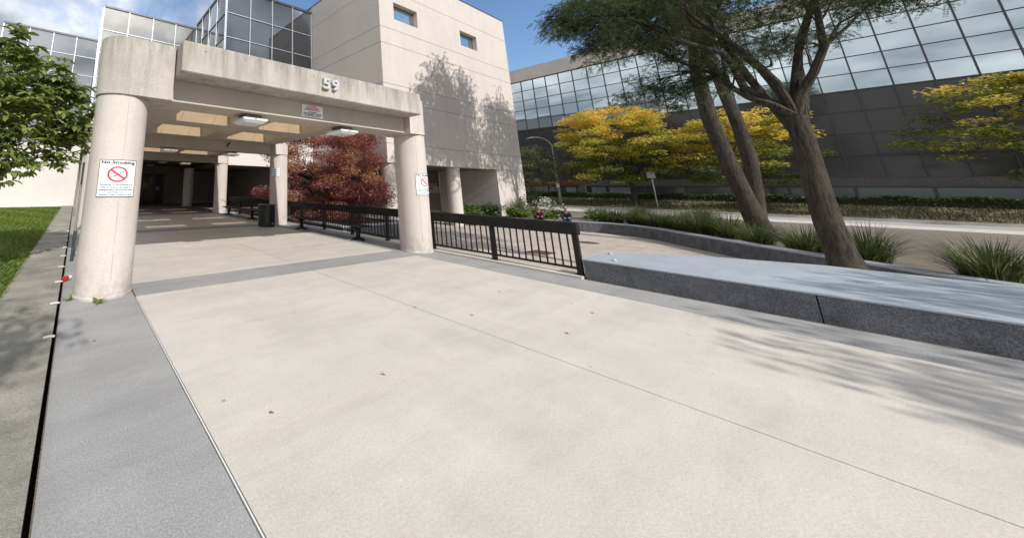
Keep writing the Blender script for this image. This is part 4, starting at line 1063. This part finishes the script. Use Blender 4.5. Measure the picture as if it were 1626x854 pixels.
# ---- leaf pads of small leaves (maple, yellow locust)
def pad_leaves(pads, per, L0, mat, tint, wid=0.55, flat=0.7, droop=0.2):
    Ps, Ts = [], []
    for i, p in enumerate(pads):
        c = np.array(p[:3]); s_ = np.array(p[3:6]); n = int(per*p[3]*p[4])
        d = in_ball(n); Ps.append(c+d*s_); Ts.append(tint(p, d, n))
    P = np.concatenate(Ps); T = np.concatenate(Ts); n = len(P)
    a = rng.random(n)*2*PI; D = nrm(np.stack([np.cos(a), np.sin(a), -droop+rng.normal(0, 0.35, n)], 1))
    Nn = nrm(np.stack([rng.normal(0, 1-flat, n), rng.normal(0, 1-flat, n), np.ones(n)], 1)+rng.normal(0, 0.25, (n, 3)))
    L = L0*rng.uniform(0.6, 1.25, n)
    return rhomb(P, D, Nn, L, L*wid), T, mat
mp_pads = []
for x in np.linspace(8.8, 17.2, 8):
    for z in (0.25, 0.8, 1.4, 2.0, 2.6, 3.2, 3.8, 4.5):
        e = ((x-12.8)/4.9)**2+((z-2.3)/2.9)**2
        for y in (12.8, 14.4, 16.2):
            if e > 1.0 or (z < 0.6 and abs(x-12.6) > 3.6) or rng.random() < 0.12: continue
            if x > 15.9 and z < 1.0 or x/y > 1.11+rng.normal(0, 0.045) or x/y < 0.6 or (x < 10.4 and y < 14): continue
            k = rng.uniform(0.5, 0.95); mp_pads.append((x+rng.normal(0, 0.45), y+rng.normal(0, 0.45), z+rng.normal(0, 0.28), k, k, k*0.55))
def maple_tint(p, d, n):
    b0 = 0.82 if rng.random() < (0.5 if p[0] < 14.5 and 1.9 < p[2] < 3.6 else 0.14) else rng.choice([0.25, 0.45, 0.55]); return b0+rng.normal(0, 0.11, n)
tree('maple_tree', 'red and orange Japanese maple tree behind the railing and bench', 'tree', (12.6, 15.0, -0.2), (12.7, 15.0, 0.9), 0.16, mp_pads,
     lambda p: pad_leaves(p, 1500, 0.102, 'maple_leaf', maple_tint, 0.65, 0.5), 'bark_dark', sub=1)
def locust_tint(zlo, zhi, amt):
    def f(p, d, n):
        h = (p[2]-zlo)/(zhi-zlo); b0 = 0.13+amt*h+rng.normal(0, 0.19)
        return b0+rng.normal(0, 0.13, n)
    return f
def tiers(cx_, cy_, z0, z1, rx, ry, n, pr):
    out = []
    for _ in range(n):
        h = rng.random(); z = z0+(z1-z0)*h
        w = math.sqrt(max(0.05, 1-((h-0.42)/0.62)**2)); a = rng.random()*2*PI; q = rng.random()**0.5*w
        k = pr*rng.uniform(0.5, 1.3); out.append((cx_+rx*q*math.cos(a), cy_+ry*q*math.sin(a), z, k, k, k*0.36))
    return out
tree('yellow_tree', 'honey locust turning yellow at its top in front of the office building', 'tree', (50.5, 11.3, 0.05), (50.5, 11.6, 2.9), 0.22, tiers(50.5, 12.4, 2.3, 10.4, 4.4, 5.4, 170, 1.05),
     lambda p: pad_leaves(p, 240, 0.24, 'yellow_leaf', locust_tint(3.2, 8.9, 0.58), 0.45, 0.6), 'bark_dark', lean=0.1, sub=1)
tree('yellow_tree', 'second yellowing locust tree just right of the tall yellow one', 'tree', (50.8, 3.6, 0.1), (50.8, 3.7, 2.6), 0.2, tiers(50.8, 4.2, 2.4, 8.8, 4.0, 4.6, 90, 1.0),
     lambda p: pad_leaves(p, 200, 0.26, 'yellow_leaf', locust_tint(3.0, 8.2, 0.66), 0.45, 0.75), 'bark_dark', lean=0.1, sub=1)
tree('yellow_tree', 'third street locust still mostly green at the far right of the verge', 'tree', (51.0, -7.5, 0.1), (51.0, -7.6, 2.6), 0.2, tiers(51.0, -7.4, 2.6, 9.0, 4.2, 4.8, 80, 1.0),
     lambda p: pad_leaves(p, 190, 0.26, 'yellow_leaf', locust_tint(3.0, 9.0, 0.34), 0.45, 0.75), 'bark_dark', lean=0.1, sub=1)
tree('pale_tree', 'small pale green tree peeping past the concrete building corner', 'tree', (47.5, 19.6, -0.1), (47.5, 19.6, 1.9), 0.12, pads_in((47.5, 19.4, 4.2), (2.6, 2.6, 2.8), 46, 0.8),
     lambda p: pad_leaves(p, 330, 0.20, 'pale_leaf', lambda q, d, n: 0.45+rng.normal(0, 0.25, n), 0.5, 0.5), 'bark_dark', sub=2)
# ---- honey locusts by the plaza
def feathers(pads, per, mat, L0=0.20, nl=8, leaf=0.042, wid=0.016, thin=None):
    Ps, Ds, Ts = [], [], []
    for p in pads:
        c = np.array(p[:3]); s_ = np.array(p[3:6]); n = int(per*p[3]*p[4]*(thin(p) if thin else 1)); d = in_ball(n)
        Ps.append(c+d*s_); a = rng.random(n)*2*PI; Ds.append(np.stack([np.cos(a), np.sin(a), -0.35+rng.normal(0, 0.35, n)], 1)); Ts.append(rng.normal(0.45, 0.12)+rng.normal(0, 0.15, n))
    P = np.concatenate(Ps); D = nrm(np.concatenate(Ds)); T = np.concatenate(Ts); n = len(P)
    Nn = nrm(np.array([0, 0, 1.0])+rng.normal(0, 0.3, (n, 3)))
    V, ids = compound(P, D, Nn, L0*rng.uniform(0.7, 1.25, n), nl, leaf, wid); return V, T[ids], mat
oh = []
# boughs hanging into the upper right of the view, then the rest of the crown
for (x, y, z), (sx, sz), n in (((11.4, 2.9, 5.9), (0.9, .5), 13), ((11.5, 3.0, 6.5), (0.9, .5), 12), ((12.4, 2.4, 6.4), (1.0, .6), 16), ((13.4, 1.8, 5.7), (1.0, .7), 14), ((13.8, 1.6, 4.7), (.6, .6), 9), ((13.6, 1.85, 4.25), (.4, .4), 10), ((12.0, 2.7, 5.45), (.7, .22), 7), ((13.2, 2.4, 7.2), (1.5, .8), 12)):
    for _ in range(n):
        k = rng.uniform(0.35, 0.6); oh.append((x+rng.normal(0, sx*.55), y+rng.normal(0, .45), z+rng.normal(0, sz*.5), k, k, k*0.5))
oh += pads_in((15.6, 0.6, 8.2), (3.6, 3.4, 3.2), 60, 0.9, 0.5, 0.4)
oh = [q for q in oh if not (q[2] < 5.15 and q[0] < 12.9)]
tree('locust_tree', 'dark honey locust with feathery boughs hanging in from the upper right', 'tree', (14.6, 0.2, -0.35), (14.7, 0.3, 3.4), 0.2, oh, lambda p: feathers(p, 270, 'locust_leaf', 0.22, 9, 0.052, 0.020), 'bark_dark', sub=1)
def far_locust(label, base, fork, pads):
    return tree('locust_tree', label, 'tree', base, fork, 0.26, pads, lambda p: feathers(p, 40, 'locust_leaf', 0.42, 5, 0.14, 0.075, lambda q: 1.0 if q[2] > 12.6 else (0.75 if q[2] > 11.0 else 0.42)), 'bark_dark', sub=2, lean=0.08)
pa = pads_in((21.4, 2.1, 14.1), (3.6, 2.4, 4.1), 105, 1.0, 0.7, 0.1)+pads_in((19.4, 2.1, 12.2), (3.8, 2.2, 3.2), 100, 0.85, 0.7, 0.1)+pads_in((24.4, 2.1, 11.6), (2.4, 2.0, 1.6), 24, 0.8, 0.7, 0.1)
far_locust('tall honey locust beyond the planter wall casting its shadow on the concrete building', (24.6, 2.0, -0.35), (24.3, 2.1, 10.6), pa)
pb = pads_in((28.6, 2.6, 13.0), (3.6, 2.6, 3.5), 125, 1.0, 0.7, 0.1)
far_locust('farther honey locust beyond the planter wall nearer the street', (29.8, 2.6, -0.35), (29.5, 2.6, 9.6), pb)
# street trees behind the viewer, known only by their shade
tree('shade_tree', 'street tree behind the viewer shading the near walkway', 'tree', (8.2, -12.0, -0.2), (8.2, -11.9, 3.0), 0.2, pads_in((8.0, -11.3, 6.0), (3.2, 2.0, 2.2), 55, 0.9),
     lambda p: pad_leaves(p, 150, 0.2, 'locust_leaf', lambda q, d, n: 0.5+rng.normal(0, 0.2, n), 0.55, 0.6), 'bark_dark', sub=2)
tree('shade_tree', 'small tree on the lawn behind the viewer shading the kerb', 'tree', (-3.2, -3.2, 0.0), (-3.2, -3.1, 2.6), 0.12, pads_in((-1.7, -2.6, 5.2), (1.1, 1.6, 1.3), 22, 0.6),
     lambda p: pad_leaves(p, 200, 0.16, 'locust_leaf', lambda q, d, n: 0.5+rng.normal(0, 0.2, n), 0.55, 0.6), 'bark_dark', sub=2)

# ---- shrubs and grasses
def shrub(name, label, x, y, z, rx, ry, rz, n, L0, mat, group=None, tint=0.5, cat='shrub'):
    t = thing(name, label, cat, (x, y, z), 0, group)
    b = MB()
    for _ in range(7): b.tube(curve_pts((x, y, z), (x+rng.normal(0, rx*0.5), y+rng.normal(0, ry*0.5), z+rz*rng.uniform(0.8, 1.5)), 0, 0.15, 4), [0.02, 0.015, 0.01, 0.006], 4)
    mesh_obj('stems', b, 'bark_dark', t)
    pads = [(x+rng.normal(0, rx*0.45), y+rng.normal(0, ry*0.45), z+rz*rng.uniform(0.3, 1.7), rx*0.42, ry*0.42, rz*0.4) for _ in range(16)]
    per = n/16/(rx*0.42*ry*0.42)
    V, tn, _m = pad_leaves(pads, per, L0, mat, lambda p, d, k: tint+rng.normal(0, 0.12)+rng.normal(0, 0.15, k), 0.55, 0.4)
    V[..., 2] = np.maximum(V[..., 2], z+0.01)
    soup('foliage', V, tn, mat, t); return t
shrub('shrub', 'green shrub at the foot of the concrete pillar behind the railing', 24.0, 13.4, -0.8, 1.0, 0.8, 0.75, 900, 0.2, 'shrub_leaf')
shrub('shrub', 'rounded green shrub in the recess left of the lit lower wall', 26.0, 13.6, -0.6, 0.9, 0.8, 0.6, 800, 0.2, 'shrub_leaf')
shrub('shrub', 'low bright yellow green plants along the planter wall below the building', 26.9, 11.9, -0.32, 1.3, 0.8, 0.32, 700, 0.24, 'hosta_leaf', tint=0.55)
shrub('shrub', 'bright low plants behind the seated person in red', 26.9, 10.4, -0.32, 0.9, 0.8, 0.34, 500, 0.24, 'hosta_leaf', tint=0.5)
shrub('shrub', 'dark twiggy bush against the lower right of the concrete building', 30.0, 12.3, -0.32, 0.9, 0.7, 0.95, 700, 0.16, 'shrub_leaf', tint=0.1)
shrub('flowering_shrub', 'shrub with white flower heads behind the seated person in red', 29.2, 11.0, -0.32, 0.9, 0.8, 0.75, 700, 0.15, 'flower_white', tint=0.55)
shrub('shrub', 'yellow green plants right of the seated person in jeans', 28.0, 8.1, -0.32, 1.0, 0.9, 0.35, 500, 0.24, 'hosta_leaf', tint=0.45)
def reed_clump(name, label, x, y, z, h, n, mat, group, spread=0.5):
    t = thing(name, label, 'grass clump', (x, y, z), 0, group)
    rows = 4; a = rng.random(n)*2*PI; out = np.stack([np.cos(a), np.sin(a), np.zeros(n)], 1); S = np.stack([-np.sin(a), np.cos(a), np.zeros(n)], 1)
    P = np.array([x, y, z])+out*(rng.random((n, 1))**0.5*spread*0.45); H = h*rng.uniform(0.4, 1.12, n)[:, None]*rng.uniform(0.8, 1.12); k = rng.uniform(0.1, 1.0, n)[:, None]*spread*1.5+rng.normal(0, 0.06, (n, 1))
    q = []
    def at(s_): return P+np.array([0, 0, 1.0])*H*(s_-0.35*s_*s_*k/ max(spread, .1)*0.6)+out*k*s_*s_*0.9
    for i in range(3):
        s0, s1 = i/3, (i+1)/3; w0, w1 = 0.014*(1-s0*0.8), 0.014*(1-s1*0.9)
        q.append(np.stack([at(s0)-S*w0, at(s0)+S*w0, at(s1)+S*w1, at(s1)-S*w1], 1))
    soup('blades', np.concatenate(q), np.tile(np.where(rng.random(n) < 0.16, 0.95, rng.normal(0.42, 0.2, n)), 3), mat, t); return t
k = 0
GR = [('beside the seated person in jeans', 27.6, 7.3), ('right of the yellow green plants', 27.9, 6.4), ('in the bend of the planter wall', 27.2, 5.6), ('where the wall curves back', 26.4, 4.9), ('just past the bend of the wall', 25.6, 4.2),
      ('midway along the near wall', 24.6, 3.6), ('by the foot of the tall locust', 23.9, 2.8), ('along the near wall', 22.6, 2.0), ('towards the overhanging locust', 21.3, 1.0), ('by the overhanging locust', 19.8, 0.0), ('near the wall end', 18.0, -1.4)]
for lab, x, y in GR:
    reed_clump('ornamental_grass', 'clump of dark green ornamental grass '+lab, x, y, -0.32, 1.1, 520, 'reed_leaf', 'ornamental grasses behind the planter wall', 0.8)
for lab, x, y in (('in a second row behind the seated people', 30.5, 8.8), ('in a second row behind the wall bend', 29.8, 6.6), ('in a second row right of the bend', 28.6, 4.4), ('in a second row nearest the sidewalk right', 31.5, 4.6), ('at the sidewalk edge by the lamp', 33.0, 7.5)):
    reed_clump('ornamental_grass', 'clump of ornamental grass '+lab, x, y, -0.32, 1.15, 520, 'reed_leaf', 'ornamental grasses behind the planter wall', 0.9)
reed_clump('plume_grass', 'tan feathery plume grass against the base of the concrete building', 28.3, 12.6, -0.32, 1.7, 420, 'pale_leaf', None, 0.8)
# hedge before the office building
hd = thing('hedge', 'clipped green hedge along the base of the office building', 'hedge', (54.7, 0, 0.7))
n = 26000; P = np.stack([54.3+rng.random(n)*1.0, 23.5-rng.random(n)*46, 0.7+rng.random(n)**0.6*0.62], 1); P[:, 2] += 0.06*np.sin(P[:, 1]*2.3)
a = rng.random(n)*2*PI; D = nrm(np.stack([np.cos(a), np.sin(a), rng.normal(0.2, 0.4, n)], 1)); Nn = nrm(rng.normal(0, 1, (n, 3))+np.array([-0.4, 0, 0.6]))
soup('foliage', rhomb(P, D, Nn, 0.16*rng.uniform(0.7, 1.3, n), np.full(n, 0.09)), 0.45+rng.normal(0, 0.22, n), 'shrub_leaf', hd)
b = MB(); b.bbox(54.45, 55.15, -22.5, 23.5, 0.6, 1.15, 0.1); mesh_obj('twigs', b, 'bark_dark', hd)
# dry tufts on the verge
n = 14000; P = np.stack([48.8+rng.random(n)*5.2, 24-rng.random(n)*46, np.zeros(n)], 1); P[:, 2] = np.interp(P[:, 0], vx, vz)
a = rng.random(n)*2*PI; D = nrm(np.stack([np.cos(a)*.5, np.sin(a)*.5, np.ones(n)], 1)); S = np.stack([-np.sin(a), np.cos(a), np.zeros(n)], 1); L = (0.12+0.22*rng.random(n))[:, None]
V = np.stack([P-S*.02, P+S*.02, P+D*L+S*.005, P+D*L-S*.005], 1)
o = soup('verge_grass', V, 0.75+rng.normal(0, 0.15, n), 'reed_leaf'); tag(o, 'dry straw coloured grass on the street verge', 'grass', kind='stuff')
